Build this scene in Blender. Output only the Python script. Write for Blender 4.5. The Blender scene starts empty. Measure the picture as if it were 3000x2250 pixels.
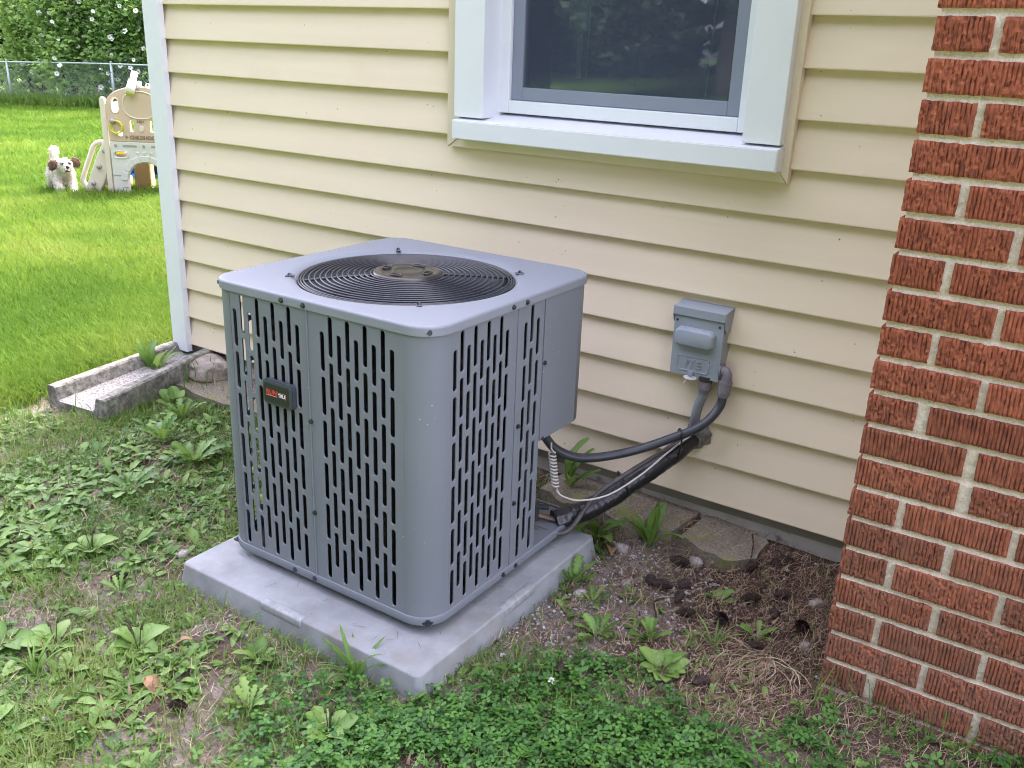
import bpy, bmesh, math, random
import numpy as np
from mathutils import Vector, Matrix, noise as mnoise

scene = bpy.context.scene
COL = scene.collection
rad = math.radians
rng = np.random.default_rng(7)
random.seed(7)

# ------------------------------------------------------------------ camera
cd = bpy.data.cameras.new('camera'); cam = bpy.data.objects.new('camera', cd); COL.objects.link(cam)
yaw, pitch, roll = 0.5802975, -0.3499201, 0.0372255
f_ = Vector((-math.sin(yaw)*math.cos(pitch), math.cos(yaw)*math.cos(pitch), math.sin(pitch)))
r_ = Vector((math.cos(yaw), math.sin(yaw), 0.0)); u_ = r_.cross(f_)
r2 = math.cos(roll)*r_ + math.sin(roll)*u_; u2 = -math.sin(roll)*r_ + math.cos(roll)*u_
M = Matrix((r2, u2, -f_)).transposed().to_4x4(); M.translation = Vector((3.128415, -2.332337, 1.32191))
cam.matrix_world = M
cd.sensor_width = 36.0; cd.lens = 36.0*2758.314/3000.0
cd.clip_start = 0.05; cd.clip_end = 400
scene.camera = cam
CAM = np.array(M.translation)

# ------------------------------------------------------------------ sky, sun, exposure
SUN_EL, SUN_AZ = rad(52), rad(-4)      # azimuth from +y towards +x
world = bpy.data.worlds.new('World'); scene.world = world; world.use_nodes = True
wn = world.node_tree.nodes; wl = world.node_tree.links
sky = wn.new('ShaderNodeTexSky'); sky.sky_type = 'NISHITA'; sky.sun_disc = False
sky.sun_elevation = SUN_EL; sky.sun_rotation = SUN_AZ
sky.air_density = 1.0; sky.dust_density = 3.5; sky.ozone_density = 1.0
wn['Background'].inputs['Strength'].default_value = 0.15
veil = wn.new('ShaderNodeHueSaturation'); veil.inputs['Saturation'].default_value = 0.52      # thin high cloud
wl.new(sky.outputs['Color'], veil.inputs['Color']); tone = wn.new('ShaderNodeMix'); tone.data_type = 'RGBA'; tone.blend_type = 'MULTIPLY'; tone.inputs['Factor'].default_value = 1.0; tone.inputs['B'].default_value = (1.05, 0.955, 1.0, 1)
wl.new(veil.outputs['Color'], tone.inputs['A']); wl.new(tone.outputs['Result'], wn['Background'].inputs['Color'])
sl = bpy.data.lights.new('sun', 'SUN'); sl.energy = 1.5; sl.angle = rad(12); sl.color = (1.0, 0.94, 0.84)
so = bpy.data.objects.new('sun', sl); COL.objects.link(so)
sd = Vector((math.sin(SUN_AZ)*math.cos(SUN_EL), math.cos(SUN_AZ)*math.cos(SUN_EL), math.sin(SUN_EL)))
so.rotation_euler = sd.to_track_quat('Z', 'Y').to_euler(); so.location = (0, 0, 12)
scene.view_settings.view_transform = 'Standard'; scene.view_settings.look = 'None'
scene.view_settings.gamma = 1.0; scene.view_settings.use_curve_mapping = False
scene.view_settings.exposure = 3.52
try:
    scene.cycles.max_bounces = 8; scene.cycles.transparent_max_bounces = 12
    scene.cycles.use_denoising = True; scene.cycles.pixel_filter_type = 'BLACKMAN_HARRIS'; scene.cycles.filter_width = 1.05
except Exception: pass

# ------------------------------------------------------------------ materials
def srgb(r, g, b):
    f = lambda c: c/12.92 if c <= 0.04045 else ((c+0.055)/1.055)**2.4
    return tuple(f(v/255.0) for v in (r, g, b))
def mat(name, col, rough=0.6, metal=0.0, spec=0.5, var=0.0, vscale=8.0, bump=0.0, bscale=200.0, col2=None, detail=6.0,
        stretch=(1, 1, 1), coat=0.0, bdist=0.002, lo=0.35, hi=0.65, dirt=None, dirt_scale=3.0, dirt_lo=0.55, dirt_hi=0.75, speck=None, speck_scale=70.0):
    m = bpy.data.materials.new(name); m.use_nodes = True
    n, l = m.node_tree.nodes, m.node_tree.links; b = n['Principled BSDF']
    b.inputs['Base Color'].default_value = (*col, 1); b.inputs['Roughness'].default_value = rough
    b.inputs['Metallic'].default_value = metal; b.inputs['Specular IOR Level'].default_value = spec
    if coat: b.inputs['Coat Weight'].default_value = coat
    tc = n.new('ShaderNodeTexCoord'); mp = n.new('ShaderNodeMapping'); mp.inputs['Scale'].default_value = stretch
    l.new(tc.outputs['Object'], mp.inputs['Vector'])
    out = None
    if col2 is None and var: col2 = tuple(c*(1-var) for c in col)
    if col2 is not None:
        t = n.new('ShaderNodeTexNoise'); t.inputs['Scale'].default_value = vscale; t.inputs['Detail'].default_value = detail
        t.inputs['Roughness'].default_value = 0.62
        l.new(mp.outputs['Vector'], t.inputs['Vector'])
        rp = n.new('ShaderNodeValToRGB'); rp.color_ramp.elements[0].position = lo; rp.color_ramp.elements[1].position = hi
        rp.color_ramp.elements[0].color = (*col, 1); rp.color_ramp.elements[1].color = (*col2, 1)
        l.new(t.outputs['Fac'], rp.inputs['Fac']); out = rp.outputs['Color']
    if dirt is not None:
        t = n.new('ShaderNodeTexNoise'); t.inputs['Scale'].default_value = dirt_scale; t.inputs['Detail'].default_value = 8
        l.new(tc.outputs['Object'], t.inputs['Vector'])
        mr = n.new('ShaderNodeMapRange'); mr.inputs['From Min'].default_value = dirt_lo; mr.inputs['From Max'].default_value = dirt_hi
        l.new(t.outputs['Fac'], mr.inputs['Value'])
        mx = n.new('ShaderNodeMix'); mx.data_type = 'RGBA'; l.new(mr.outputs['Result'], mx.inputs['Factor'])
        if out: l.new(out, mx.inputs['A'])
        else: mx.inputs['A'].default_value = (*col, 1)
        mx.inputs['B'].default_value = (*dirt, 1); out = mx.outputs['Result']
    if speck is not None:
        t = n.new('ShaderNodeTexVoronoi'); t.inputs['Scale'].default_value = speck_scale; l.new(tc.outputs['Object'], t.inputs['Vector'])
        t2 = n.new('ShaderNodeTexNoise'); t2.inputs['Scale'].default_value = speck_scale*0.31; l.new(tc.outputs['Object'], t2.inputs['Vector'])
        mr = n.new('ShaderNodeMapRange'); mr.inputs['From Min'].default_value = 0.07; mr.inputs['From Max'].default_value = 0.11; mr.inputs['To Min'].default_value = 1.0; mr.inputs['To Max'].default_value = 0.0; l.new(t.outputs['Distance'], mr.inputs['Value'])
        m2 = n.new('ShaderNodeMapRange'); m2.inputs['From Min'].default_value = 0.58; m2.inputs['From Max'].default_value = 0.66; l.new(t2.outputs['Fac'], m2.inputs['Value'])
        mu = n.new('ShaderNodeMath'); mu.operation = 'MULTIPLY'; l.new(mr.outputs['Result'], mu.inputs[0]); l.new(m2.outputs['Result'], mu.inputs[1])
        mx = n.new('ShaderNodeMix'); mx.data_type = 'RGBA'; l.new(mu.outputs[0], mx.inputs['Factor'])
        if out: l.new(out, mx.inputs['A'])
        else: mx.inputs['A'].default_value = (*col, 1)
        mx.inputs['B'].default_value = (*speck, 1); out = mx.outputs['Result']
    if out: l.new(out, b.inputs['Base Color'])
    if bump:
        t = n.new('ShaderNodeTexNoise'); t.inputs['Scale'].default_value = bscale; t.inputs['Detail'].default_value = 5
        l.new(mp.outputs['Vector'], t.inputs['Vector'])
        bp = n.new('ShaderNodeBump'); bp.inputs['Strength'].default_value = bump; bp.inputs['Distance'].default_value = bdist
        l.new(t.outputs['Fac'], bp.inputs['Height']); l.new(bp.outputs['Normal'], b.inputs['Normal'])
    return m
def leafmat(name, cols, rough=0.5, trans=0.3, spec=0.4, patch=0.35, vary=0.0):
    """leaf colour from the per-leaf attribute 'tint' with a little noise; partly translucent"""
    m = bpy.data.materials.new(name); m.use_nodes = True
    n, l = m.node_tree.nodes, m.node_tree.links; b = n['Principled BSDF']
    at = n.new('ShaderNodeAttribute'); at.attribute_name = 'tint'
    tc = n.new('ShaderNodeTexCoord'); t = n.new('ShaderNodeTexNoise'); t.inputs['Scale'].default_value = 30
    l.new(tc.outputs['Object'], t.inputs['Vector'])
    ma = n.new('ShaderNodeMath'); ma.operation = 'MULTIPLY_ADD'; ma.inputs[1].default_value = patch; oi = n.new('ShaderNodeObjectInfo'); mo = n.new('ShaderNodeMath'); mo.operation = 'MULTIPLY_ADD'; mo.inputs[1].default_value = vary; mo.inputs[2].default_value = -patch/2-vary/2; l.new(oi.outputs['Random'], mo.inputs[0]); l.new(mo.outputs[0], ma.inputs[2])
    l.new(t.outputs['Fac'], ma.inputs[0])
    ad = n.new('ShaderNodeMath'); ad.operation = 'ADD'; l.new(at.outputs['Fac'], ad.inputs[0]); l.new(ma.outputs[0], ad.inputs[1])
    rp = n.new('ShaderNodeValToRGB'); e = rp.color_ramp.elements
    e[0].position = 0.0; e[0].color = (*cols[0], 1); e[1].position = 1.0; e[1].color = (*cols[-1], 1)
    for i, c in enumerate(cols[1:-1]):
        q = e.new((i+1)/(len(cols)-1)); q.color = (*c, 1)
    l.new(ad.outputs[0], rp.inputs['Fac']); l.new(rp.outputs['Color'], b.inputs['Base Color'])
    b.inputs['Roughness'].default_value = rough; b.inputs['Specular IOR Level'].default_value = spec
    if trans:
        tr = n.new('ShaderNodeBsdfTranslucent'); mx = n.new('ShaderNodeMixShader'); mx.inputs['Fac'].default_value = trans
        hs = n.new('ShaderNodeHueSaturation'); hs.inputs['Value'].default_value = 1.5; hs.inputs['Hue'].default_value = 0.485
        l.new(rp.outputs['Color'], hs.inputs['Color']); l.new(hs.outputs['Color'], tr.inputs['Color'])
        l.new(b.outputs['BSDF'], mx.inputs[1]); l.new(tr.outputs['BSDF'], mx.inputs[2])
        l.new(mx.outputs['Shader'], n['Material Output'].inputs['Surface'])
    return m

# ------------------------------------------------------------------ objects
def tag(o, label=None, cat=None, group=None, kind=None):
    if label: o['label'] = label
    if cat: o['category'] = cat
    if group: o['group'] = group
    if kind: o['kind'] = kind
    return o
def empty(name, loc=(0, 0, 0), rz=0.0, label=None, cat=None, group=None):
    o = bpy.data.objects.new(name, None); COL.objects.link(o); o.location = loc; o.rotation_euler = (0, 0, rz)
    o.empty_display_size = 0.05
    return tag(o, label, cat, group)
def link(name, me, m=None, parent=None, smooth=False, loc=None):
    if m is not None and len(me.materials) == 0: me.materials.append(m)
    o = bpy.data.objects.new(name, me); COL.objects.link(o)
    if parent is not None: o.parent = parent
    if loc is not None: o.location = loc
    if smooth and len(me.polygons): me.polygons.foreach_set('use_smooth', np.ones(len(me.polygons), dtype=bool))
    return o
def obj(name, V, F, m=None, parent=None, smooth=False, loc=None):
    me = bpy.data.meshes.new(name); me.from_pydata([tuple(v) for v in V], [], [tuple(f) for f in F]); me.update()
    return link(name, me, m, parent, smooth, loc)
def fast(name, V, F, m, parent=None, tint=None, smooth=False):
    """big meshes: V (n,3), F (k,3) or (k,4), tint per vertex"""
    V = np.asarray(V, dtype=np.float32); F = np.asarray(F, dtype=np.int32); k, c = F.shape
    me = bpy.data.meshes.new(name)
    me.vertices.add(len(V)); me.vertices.foreach_set('co', V.ravel())
    me.loops.add(k*c); me.loops.foreach_set('vertex_index', F.ravel())
    me.polygons.add(k); me.polygons.foreach_set('loop_start', np.arange(0, k*c, c, dtype=np.int32))
    me.polygons.foreach_set('loop_total', np.full(k, c, dtype=np.int32))
    if smooth: me.polygons.foreach_set('use_smooth', np.ones(k, dtype=bool))
    me.update(calc_edges=True)
    if tint is not None:
        a = me.attributes.new('tint', 'FLOAT', 'POINT'); a.data.foreach_set('value', np.asarray(tint, dtype=np.float32))
    me.validate()
    return link(name, me, m, parent)
def bm_obj(name, bm, m=None, parent=None, smooth=False, loc=None):
    me = bpy.data.meshes.new(name); bm.to_mesh(me); bm.free()
    return link(name, me, m, parent, smooth, loc)
def box_bm(bm, a, b, bev=0.0, seg=2, mx=None):
    """axis box from corner a to corner b, bevelled"""
    t = bmesh.new(); bmesh.ops.create_cube(t, size=1.0)
    c = [(a[i]+b[i])/2 for i in range(3)]; s = [abs(b[i]-a[i]) for i in range(3)]
    for v in t.verts: v.co = Vector((v.co.x*s[0]+c[0], v.co.y*s[1]+c[1], v.co.z*s[2]+c[2]))
    if bev: bmesh.ops.bevel(t, geom=list(t.edges), offset=bev, segments=seg, affect='EDGES', profile=0.5)
    if mx is not None: bmesh.ops.transform(t, matrix=mx, verts=list(t.verts))
    me = bpy.data.meshes.new('tmp'); t.to_mesh(me); t.free(); bm.from_mesh(me); bpy.data.meshes.remove(me)
def box(name, a, b, m, parent=None, bev=0.0, seg=2, smooth=False):
    bm = bmesh.new(); box_bm(bm, a, b, bev, seg); return bm_obj(name, bm, m, parent, smooth)
def cyl_bm(bm, p0, p1, r0, r1=None, n=16, cap=True):
    r1 = r0 if r1 is None else r1
    p0, p1 = Vector(p0), Vector(p1); d = p1-p0; q = d.to_track_quat('Z', 'Y').to_matrix()
    a = [bm.verts.new(p0+q@Vector((r0*math.cos(2*math.pi*i/n), r0*math.sin(2*math.pi*i/n), 0))) for i in range(n)]
    b = [bm.verts.new(p1+q@Vector((r1*math.cos(2*math.pi*i/n), r1*math.sin(2*math.pi*i/n), 0))) for i in range(n)]
    for i in range(n): bm.faces.new((a[i], a[(i+1) % n], b[(i+1) % n], b[i]))
    if cap: bm.faces.new(a[::-1]); bm.faces.new(b)
def spline(pts, n=60):
    """Catmull-Rom through points"""
    P = [np.array(p, float) for p in pts]; P = [2*P[0]-P[1]]+P+[2*P[-1]-P[-2]]; out = []
    seg = len(P)-3; per = max(2, n//seg)
    for i in range(seg):
        a, b, c, d = P[i:i+4]
        for t in np.linspace(0, 1, per, endpoint=False):
            out.append(0.5*((2*b)+(-a+c)*t+(2*a-5*b+4*c-d)*t*t+(-a+3*b-3*c+d)*t**3))
    out.append(P[-2]); return np.array(out)
def tube_bm(bm, pts, r, n=12, cap=True):
    """r: number or function of (t, index)"""
    pts = np.asarray(pts, float); k = len(pts); rings = []
    up = Vector((0, 0, 1)); prev = None
    for i in range(k):
        d = Vector(pts[min(i+1, k-1)]-pts[max(i-1, 0)]).normalized()
        if prev is None:
            s = d.cross(up)
            if s.length < 1e-3: s = d.cross(Vector((1, 0, 0)))
        else: s = prev-d*prev.dot(d)
        s.normalize(); prev = s; t = d.cross(s)
        rr = r(i/(k-1), i) if callable(r) else r
        rings.append([bm.verts.new(Vector(pts[i])+s*(rr*math.cos(2*math.pi*j/n))+t*(rr*math.sin(2*math.pi*j/n))) for j in range(n)])
    for i in range(k-1):
        for j in range(n):
            bm.faces.new((rings[i][j], rings[i][(j+1) % n], rings[i+1][(j+1) % n], rings[i+1][j]))
    if cap: bm.faces.new(rings[0][::-1]); bm.faces.new(rings[-1])
def tube(name, pts, r, m, parent=None, n=12):
    bm = bmesh.new(); tube_bm(bm, pts, r, n); bmesh.ops.recalc_face_normals(bm, faces=bm.faces); return bm_obj(name, bm, m, parent, True)
def text_mesh(txt, size, extrude, bold=0.0):
    c = bpy.data.curves.new('t', 'FONT'); c.body = txt; c.size = size; c.extrude = extrude; c.offset = bold
    c.align_x = 'CENTER'; c.align_y = 'CENTER'; c.resolution_u = 3
    o = bpy.data.objects.new('t', c); COL.objects.link(o); dg = bpy.context.evaluated_depsgraph_get()
    me = bpy.data.meshes.new_from_object(o.evaluated_get(dg)); bpy.data.objects.remove(o); bpy.data.curves.remove(c)
    return me
def plate_mesh(outer, holes, half, bev):
    """flat plate with holes from a filled 2-D curve; returns verts (s,z,n) and faces"""
    c = bpy.data.curves.new('p', 'CURVE'); c.dimensions = '2D'; c.fill_mode = 'BOTH'; c.extrude = half; c.bevel_depth = bev
    c.bevel_resolution = 1; c.offset = -bev
    for poly in [outer]+holes:
        s = c.splines.new('POLY'); s.points.add(len(poly)-1); s.use_cyclic_u = True
        for i, p in enumerate(poly): s.points[i].co = (p[0], p[1], 0, 1)
    o = bpy.data.objects.new('p', c); COL.objects.link(o); dg = bpy.context.evaluated_depsgraph_get()
    me = bpy.data.meshes.new_from_object(o.evaluated_get(dg))
    V = np.array([v.co[:] for v in me.vertices]); F = [tuple(p.vertices) for p in me.polygons]
    bpy.data.objects.remove(o); bpy.data.curves.remove(c); bpy.data.meshes.remove(me)
    return V, F
def stadium(cx, z0, z1, w, n=6):
    r = w/2; P = []
    for i in range(n+1): a = math.pi*i/n; P.append((cx+r*math.cos(a), z1-r+r*math.sin(a)))
    for i in range(n+1): a = math.pi+math.pi*i/n; P.append((cx+r*math.cos(a), z0+r+r*math.sin(a)))
    return P
def rrect(x0, x1, y0, y1, r, n=8):
    P = []
    for cx, cy, a0 in ((x1-r, y1-r, 0), (x0+r, y1-r, 90), (x0+r, y0+r, 180), (x1-r, y0+r, 270)):
        for i in range(n+1): a = rad(a0+90*i/n); P.append((cx+r*math.cos(a), cy+r*math.sin(a)))
    return P

# smooth value noise on arrays
def vnoise(x, y, s, seed=0):
    x = np.asarray(x, float)*s; y = np.asarray(y, float)*s
    xi = np.floor(x).astype(int); yi = np.floor(y).astype(int); fx = x-xi; fy = y-yi
    fx = fx*fx*(3-2*fx); fy = fy*fy*(3-2*fy)
    def h(a, b):
        v = (a*374761393+b*668265263+seed*1442695041) & 0x7fffffff
        v = ((v ^ (v >> 13))*1274126177) & 0x7fffffff
        return ((v ^ (v >> 16)) & 0xffff)/65535.0
    return (h(xi, yi)*(1-fx)+h(xi+1, yi)*fx)*(1-fy)+(h(xi, yi+1)*(1-fx)+h(xi+1, yi+1)*fx)*fy
def sstep(a, b, x): t = np.clip((np.asarray(x, float)-a)/(b-a), 0, 1); return t*t*(3-2*t)

def gz(x, y):
    """height of the ground"""
    x = np.asarray(x, float); y = np.asarray(y, float)
    z = -0.028*np.maximum(0, -x-0.3)
    near = np.exp(-((x-1.6)**2+(y+0.7)**2)/6.0)
    z = z+near*(0.016*(vnoise(x, y, 7, 1)-0.5)+0.012*(vnoise(x, y, 22, 2)-0.5)+0.007*(vnoise(x, y, 60, 4)-0.5))
    z = z+0.03*sstep(-0.22, 0.02, y)*sstep(0.1, 0.5, x)*(1-sstep(3.4, 3.8, x))
    z = z+0.028*sstep(-0.75, -0.5, y)*sstep(2.65, 2.85, x)
    z = z+0.05*(vnoise(x, y, 0.35, 3)-0.5)*sstep(0.5, 6, -x)
    z = z+0.07*np.clip(-y-4, 0, 14)
    pad = sstep(1.24, 1.32, x)*(1-sstep(2.07, 2.13, x))*sstep(-1.10, -1.04, y)*(1-sstep(-0.30, -0.24, y))
    return z*(1-pad)-0.012*pad
# ------------------------------------------------------------------ ground
def ground_material():
    m = bpy.data.materials.new('soil'); m.use_nodes = True
    n, l = m.node_tree.nodes, m.node_tree.links; b = n['Principled BSDF']; b.inputs['Roughness'].default_value = 0.95
    b.inputs['Specular IOR Level'].default_value = 0.15
    tc = n.new('ShaderNodeTexCoord')
    def ns(scale, det=8):
        t = n.new('ShaderNodeTexNoise'); t.inputs['Scale'].default_value = scale; t.inputs['Detail'].default_value = det
        t.inputs['Roughness'].default_value = 0.68; l.new(tc.outputs['Object'], t.inputs['Vector']); return t.outputs['Fac']
    def ramp(f, p0, c0, p1, c1):
        r = n.new('ShaderNodeValToRGB'); r.color_ramp.elements[0].position = p0; r.color_ramp.elements[1].position = p1
        r.color_ramp.elements[0].color = (*c0, 1); r.color_ramp.elements[1].color = (*c1, 1); l.new(f, r.inputs['Fac']); return r.outputs['Color']
    def mix(f, a, c):
        x = n.new('ShaderNodeMix'); x.data_type = 'RGBA'; l.new(f, x.inputs['Factor']); l.new(a, x.inputs['A']); l.new(c, x.inputs['B']); return x.outputs['Result']
    soil = ramp(ns(38), 0.32, (0.06, 0.043, 0.034), 0.7, (0.22, 0.170, 0.130))
    grit = ramp(ns(240, 4), 0.42, (0.15, 0.125, 0.105), 0.66, (0.42, 0.38, 0.34))
    mask = ramp(ns(9), 0.42, (0, 0, 0), 0.62, (0.85, 0.85, 0.85))
    bare = mix(mask, soil, grit)
    at = n.new('ShaderNodeAttribute'); at.attribute_name = 'turf'
    turf = ramp(ns(60), 0.3, (0.025, 0.05, 0.006), 0.75, (0.07, 0.12, 0.014))
    ah = n.new('ShaderNodeAttribute'); ah.attribute_name = 'humus'
    hum = ramp(ns(90), 0.35, (0.022, 0.014, 0.010), 0.72, (0.115, 0.072, 0.048)); bare = mix(ah.outputs['Fac'], bare, hum)
    c = mix(at.outputs['Fac'], bare, turf); l.new(c, b.inputs['Base Color'])
    bp = n.new('ShaderNodeBump'); bp.inputs['Strength'].default_value = 0.8; bp.inputs['Distance'].default_value = 0.006
    l.new(ns(120), bp.inputs['Height']); l.new(bp.outputs['Normal'], b.inputs['Normal'])
    return m
def grid_axis(lo, hi, dense_lo, dense_hi, step, grow=1.25):
    a = list(np.arange(dense_lo, dense_hi+1e-6, step)); s = step
    while a[-1] < hi: s *= grow; a.append(min(hi, a[-1]+s))
    s = step
    while a[0] > lo: s *= grow; a.insert(0, max(lo, a[0]-s))
    return np.array(a)
def make_ground():
    X = grid_axis(-160, 160, -1.0, 3.6, 0.02); Y = grid_axis(-160, 160, -2.2, 0.1, 0.02)
    gx, gy = np.meshgrid(X, Y, indexing='ij'); Z = gz(gx, gy)
    V = np.stack([gx, gy, Z], -1).reshape(-1, 3); nx, ny = len(X), len(Y)
    i, j = np.meshgrid(np.arange(nx-1), np.arange(ny-1), indexing='ij'); a = (i*ny+j).ravel()
    F = np.stack([a, a+ny, a+ny+1, a+1], 1)
    o = fast('ground', V, F, ground_material(), smooth=True)
    t = lawnness(V[:, 0], V[:, 1])
    at = o.data.attributes.new('turf', 'FLOAT', 'POINT'); at.data.foreach_set('value', t.astype(np.float32))
    x, y = V[:, 0], V[:, 1]; hm = sstep(2.15, 2.36, x+0.25*y+0.12*(vnoise(x, y, 9, 4)-.5))*sstep(-0.80, -0.55, y+0.15*(vnoise(x, y, 6, 6)-.5)); hm = np.maximum(hm, 0.8*sstep(0.62, 0.72, vnoise(x, y, 5, 14))*sstep(0.0, 0.3, x))
    at = o.data.attributes.new('humus', 'FLOAT', 'POINT'); at.data.foreach_set('value', (hm*0.9).astype(np.float32))
    tag(o, kind='structure')
def lawnness(x, y):
    """1 on the mown lawn, 0 in the bed"""
    d = (x+0.18)+0.10*(vnoise(x, y, 3, 9)-0.5)-0.75*np.minimum(0, y+0.75)*-1
    front = sstep(-2.0, -3.2, y)
    return np.clip(np.maximum(1-sstep(-0.10, 0.12, d), front*0.8), 0, 1)
make_ground()

# ------------------------------------------------------------------ house
M_vinyl = mat('cream vinyl', (0.78, 0.66, 0.50), 0.42, spec=0.4, var=0.05, vscale=1.5, bump=0.10, bscale=60, stretch=(0.6, 1, 9), bdist=0.0015,
              dirt=(0.66, 0.54, 0.39), dirt_scale=2.2, dirt_lo=0.62, dirt_hi=0.95, speck=(0.16, 0.13, 0.09), speck_scale=42)
M_chan = mat('cream channel', (0.74, 0.63, 0.49), 0.45, var=0.05, vscale=4)
M_white = mat('white aluminium', (0.74, 0.76, 0.80), 0.35, var=0.04, vscale=5, bump=0.03, bscale=20)
M_found = mat('painted concrete', (0.56, 0.54, 0.49), 0.85, col2=(0.46, 0.44, 0.39), vscale=14, bump=0.35, bscale=90, dirt=(0.12, 0.10, 0.08), dirt_scale=16, dirt_lo=0.60, dirt_hi=0.72)
M_grey = mat('grey sash', srgb(132, 138, 155), 0.4, var=0.05, vscale=6)
M_dark = mat('dark interior', (0.02, 0.02, 0.022), 0.9)
M_wallin = mat('sheathing', (0.30, 0.28, 0.25), 0.9, var=0.2)
house = empty('house', (0, 0, 0), label='house end wall clad in cream horizontal vinyl siding with a white window', cat='house')
E_ = 0.1173056; ZB = 0.11
WL, WR, WB = 1.342, 2.391, 1.0145       # outside of the window channel
def board(x0, x1, n, dy=0.0):
    z0 = ZB+n*E_; z1 = z0+E_+0.012
    sec = [(0.0245, z0+0.004), (0.025, z0), (0.001, z0), (-0.001, z0+0.0015), (-0.0012, z0+0.004), (0.0050, z0+E_*0.34), (0.0125, z0+E_*0.68), (0.0195, z0+E_*0.90), (0.0225, z0+E_*0.985), (0.023, z1)]
    V, F = [], []
    xs = np.linspace(x0, x1, max(2, int((x1-x0)/0.12)+1))
    for i, x in enumerate(xs):
        for y, z in sec: V.append((x, y+dy+0.0012*(mnoise.noise(Vector((x*1.1, n*3.7, z*4)))), z+0.0006*math.sin(x*1.7+n)))
    k = len(sec)
    for i in range(len(xs)-1):
        for j in range(k-1): F.append((i*k+j, (i+1)*k+j, (i+1)*k+j+1, i*k+j+1))
    o = obj('siding_board', V, F, M_vinyl, house)
    return o
for n in range(0, 17):
    if n == 0:
        board(0.0, 2.212, n); board(2.200, 2.772, n, -0.0022)
    elif n == 1: board(0.0, 2.235, n, -0.0018); board(2.222, 2.772, n)
    elif n <= 7: board(0.0, 2.772, n)
    else: board(0.0, WL+0.012, n); board(WR-0.012, 2.772, n)
# wall behind the boards, with the window opening, up to the eave; gable and roof
bm = bmesh.new()
box_bm(bm, (-0.055, 0.032, 0.07), (1.44, 0.17, 2.62)); box_bm(bm, (2.33, 0.032, 0.07), (3.8, 0.17, 2.62))
box_bm(bm, (1.44, 0.032, 0.07), (2.33, 0.17, 1.07)); box_bm(bm, (1.44, 0.032, 2.13), (2.33, 0.17, 2.62))
box_bm(bm, (-0.055, 0.17, 0.07), (0.1, 7.4, 2.62)); box_bm(bm, (0.1, 7.25, 0.07), (9.5, 7.4, 2.62)); box_bm(bm, (9.35, 0.17, 0.07), (9.5, 7.25, 2.62)); box_bm(bm, (3.8, 0.032, 0.07), (9.5, 0.17, 2.62))
bm_obj('wall', bm, M_wallin, house)
M_roof = mat('shingle', (0.09, 0.085, 0.08), 0.9, var=0.4, vscale=20, bump=0.5, bscale=60)
V = [(-0.3, -0.16, 2.66), (9.8, -0.16, 2.66), (9.8, 3.7, 4.3), (-0.3, 3.7, 4.3), (-0.3, 7.75, 2.60), (9.8, 7.75, 2.60)]
V += [(x, y, z-0.12) for x, y, z in V]
F = [(0, 1, 2, 3), (3, 2, 5, 4), (7, 6, 9, 8), (8, 9, 10, 11), (0, 6, 7, 1), (4, 5, 11, 10), (0, 3, 9, 6), (3, 4, 10, 9), (1, 7, 8, 2), (2, 8, 11, 5)]
obj('roof', V, F, M_roof, house)
box('foundation', (0.055, 0.036, -0.35), (3.2, 0.2, 0.118), M_found, house, 0.004)
# corner post: hollow white trim
bm = bmesh.new()
box_bm(bm, (-0.060, -0.022, 0.082), (0.026, -0.0195, 2.6), 0.0008, 1); box_bm(bm, (-0.060, -0.0194, 0.082), (-0.0575, 0.075, 2.6)); box_bm(bm, (0.0235, -0.0194, 0.082), (0.026, 0.004, 2.6)); 
bm_obj('corner_post', bm, M_white, house)

# window
def ringbox(bm, x0, x1, z0, z1, w, y0, y1, bev=0.0015, sides='lrbt'):
    if 'l' in sides: box_bm(bm, (x0, y0, z0), (x0+w, y1, z1), bev, 1)
    if 'r' in sides: box_bm(bm, (x1-w, y0, z0), (x1, y1, z1), bev, 1)
    if 'b' in sides: box_bm(bm, (x0+w+.0005, y0+.0007, z0), (x1-w-.0005, y1, z0+w), bev, 1)
    if 't' in sides: box_bm(bm, (x0+w+.0005, y0+.0007, z1-w), (x1-w-.0005, y1, z1), bev, 1)
ZT = 2.10
bm = bmesh.new()
# casing boards wrapped in white aluminium, with deep returns into the opening
box_bm(bm, (1.387, -0.042, 1.106), (1.490, 0.075, ZT), 0.002, 2); box_bm(bm, (2.274, -0.042, 1.106), (2.371, 0.075, ZT), 0.002, 2)
box_bm(bm, (1.387, -0.040, ZT+.001), (2.371, 0.075, ZT+0.1), 0.002, 2)
win = bm_obj('window', bm, M_white, house)
bm = bmesh.new()
V = [(1.394, -0.062, 1.044), (2.374, -0.062, 1.044), (2.374, -0.062, 1.0965), (1.394, -0.062, 1.0965), (2.374, 0.09, 1.1195), (1.394, 0.09, 1.1195), (1.394, 0.02, 1.044), (2.374, 0.02, 1.044)]
vs = [bm.verts.new(v) for v in V]
for f in ((0, 1, 2, 3), (3, 2, 4, 5), (0, 3, 5, 6), (1, 7, 4, 2), (0, 6, 7, 1)): bm.faces.new([vs[i] for i in f])
bmesh.ops.bevel(bm, geom=[e for e in bm.edges if e.calc_length() > .5 or abs(e.verts[0].co.z-e.verts[1].co.z) > .04 and e.verts[0].co.y < -.05 and e.verts[1].co.y < -.05], offset=0.0025, segments=2, affect='EDGES')
bm_obj('sill', bm, M_white, win)
bm = bmesh.new()       # cream channel round the window, mitred
w = 0.042; y0 = -0.013
def strip(pts, dy=0.0):
    a = [bm.verts.new((x, y0+dy, z)) for x, z in pts]; b = [bm.verts.new((x, 0.012, z)) for x, z in pts]
    bm.faces.new(a); k = len(a)
    for i in range(k): bm.faces.new((a[i], b[i], b[(i+1) % k], a[(i+1) % k]))
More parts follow.
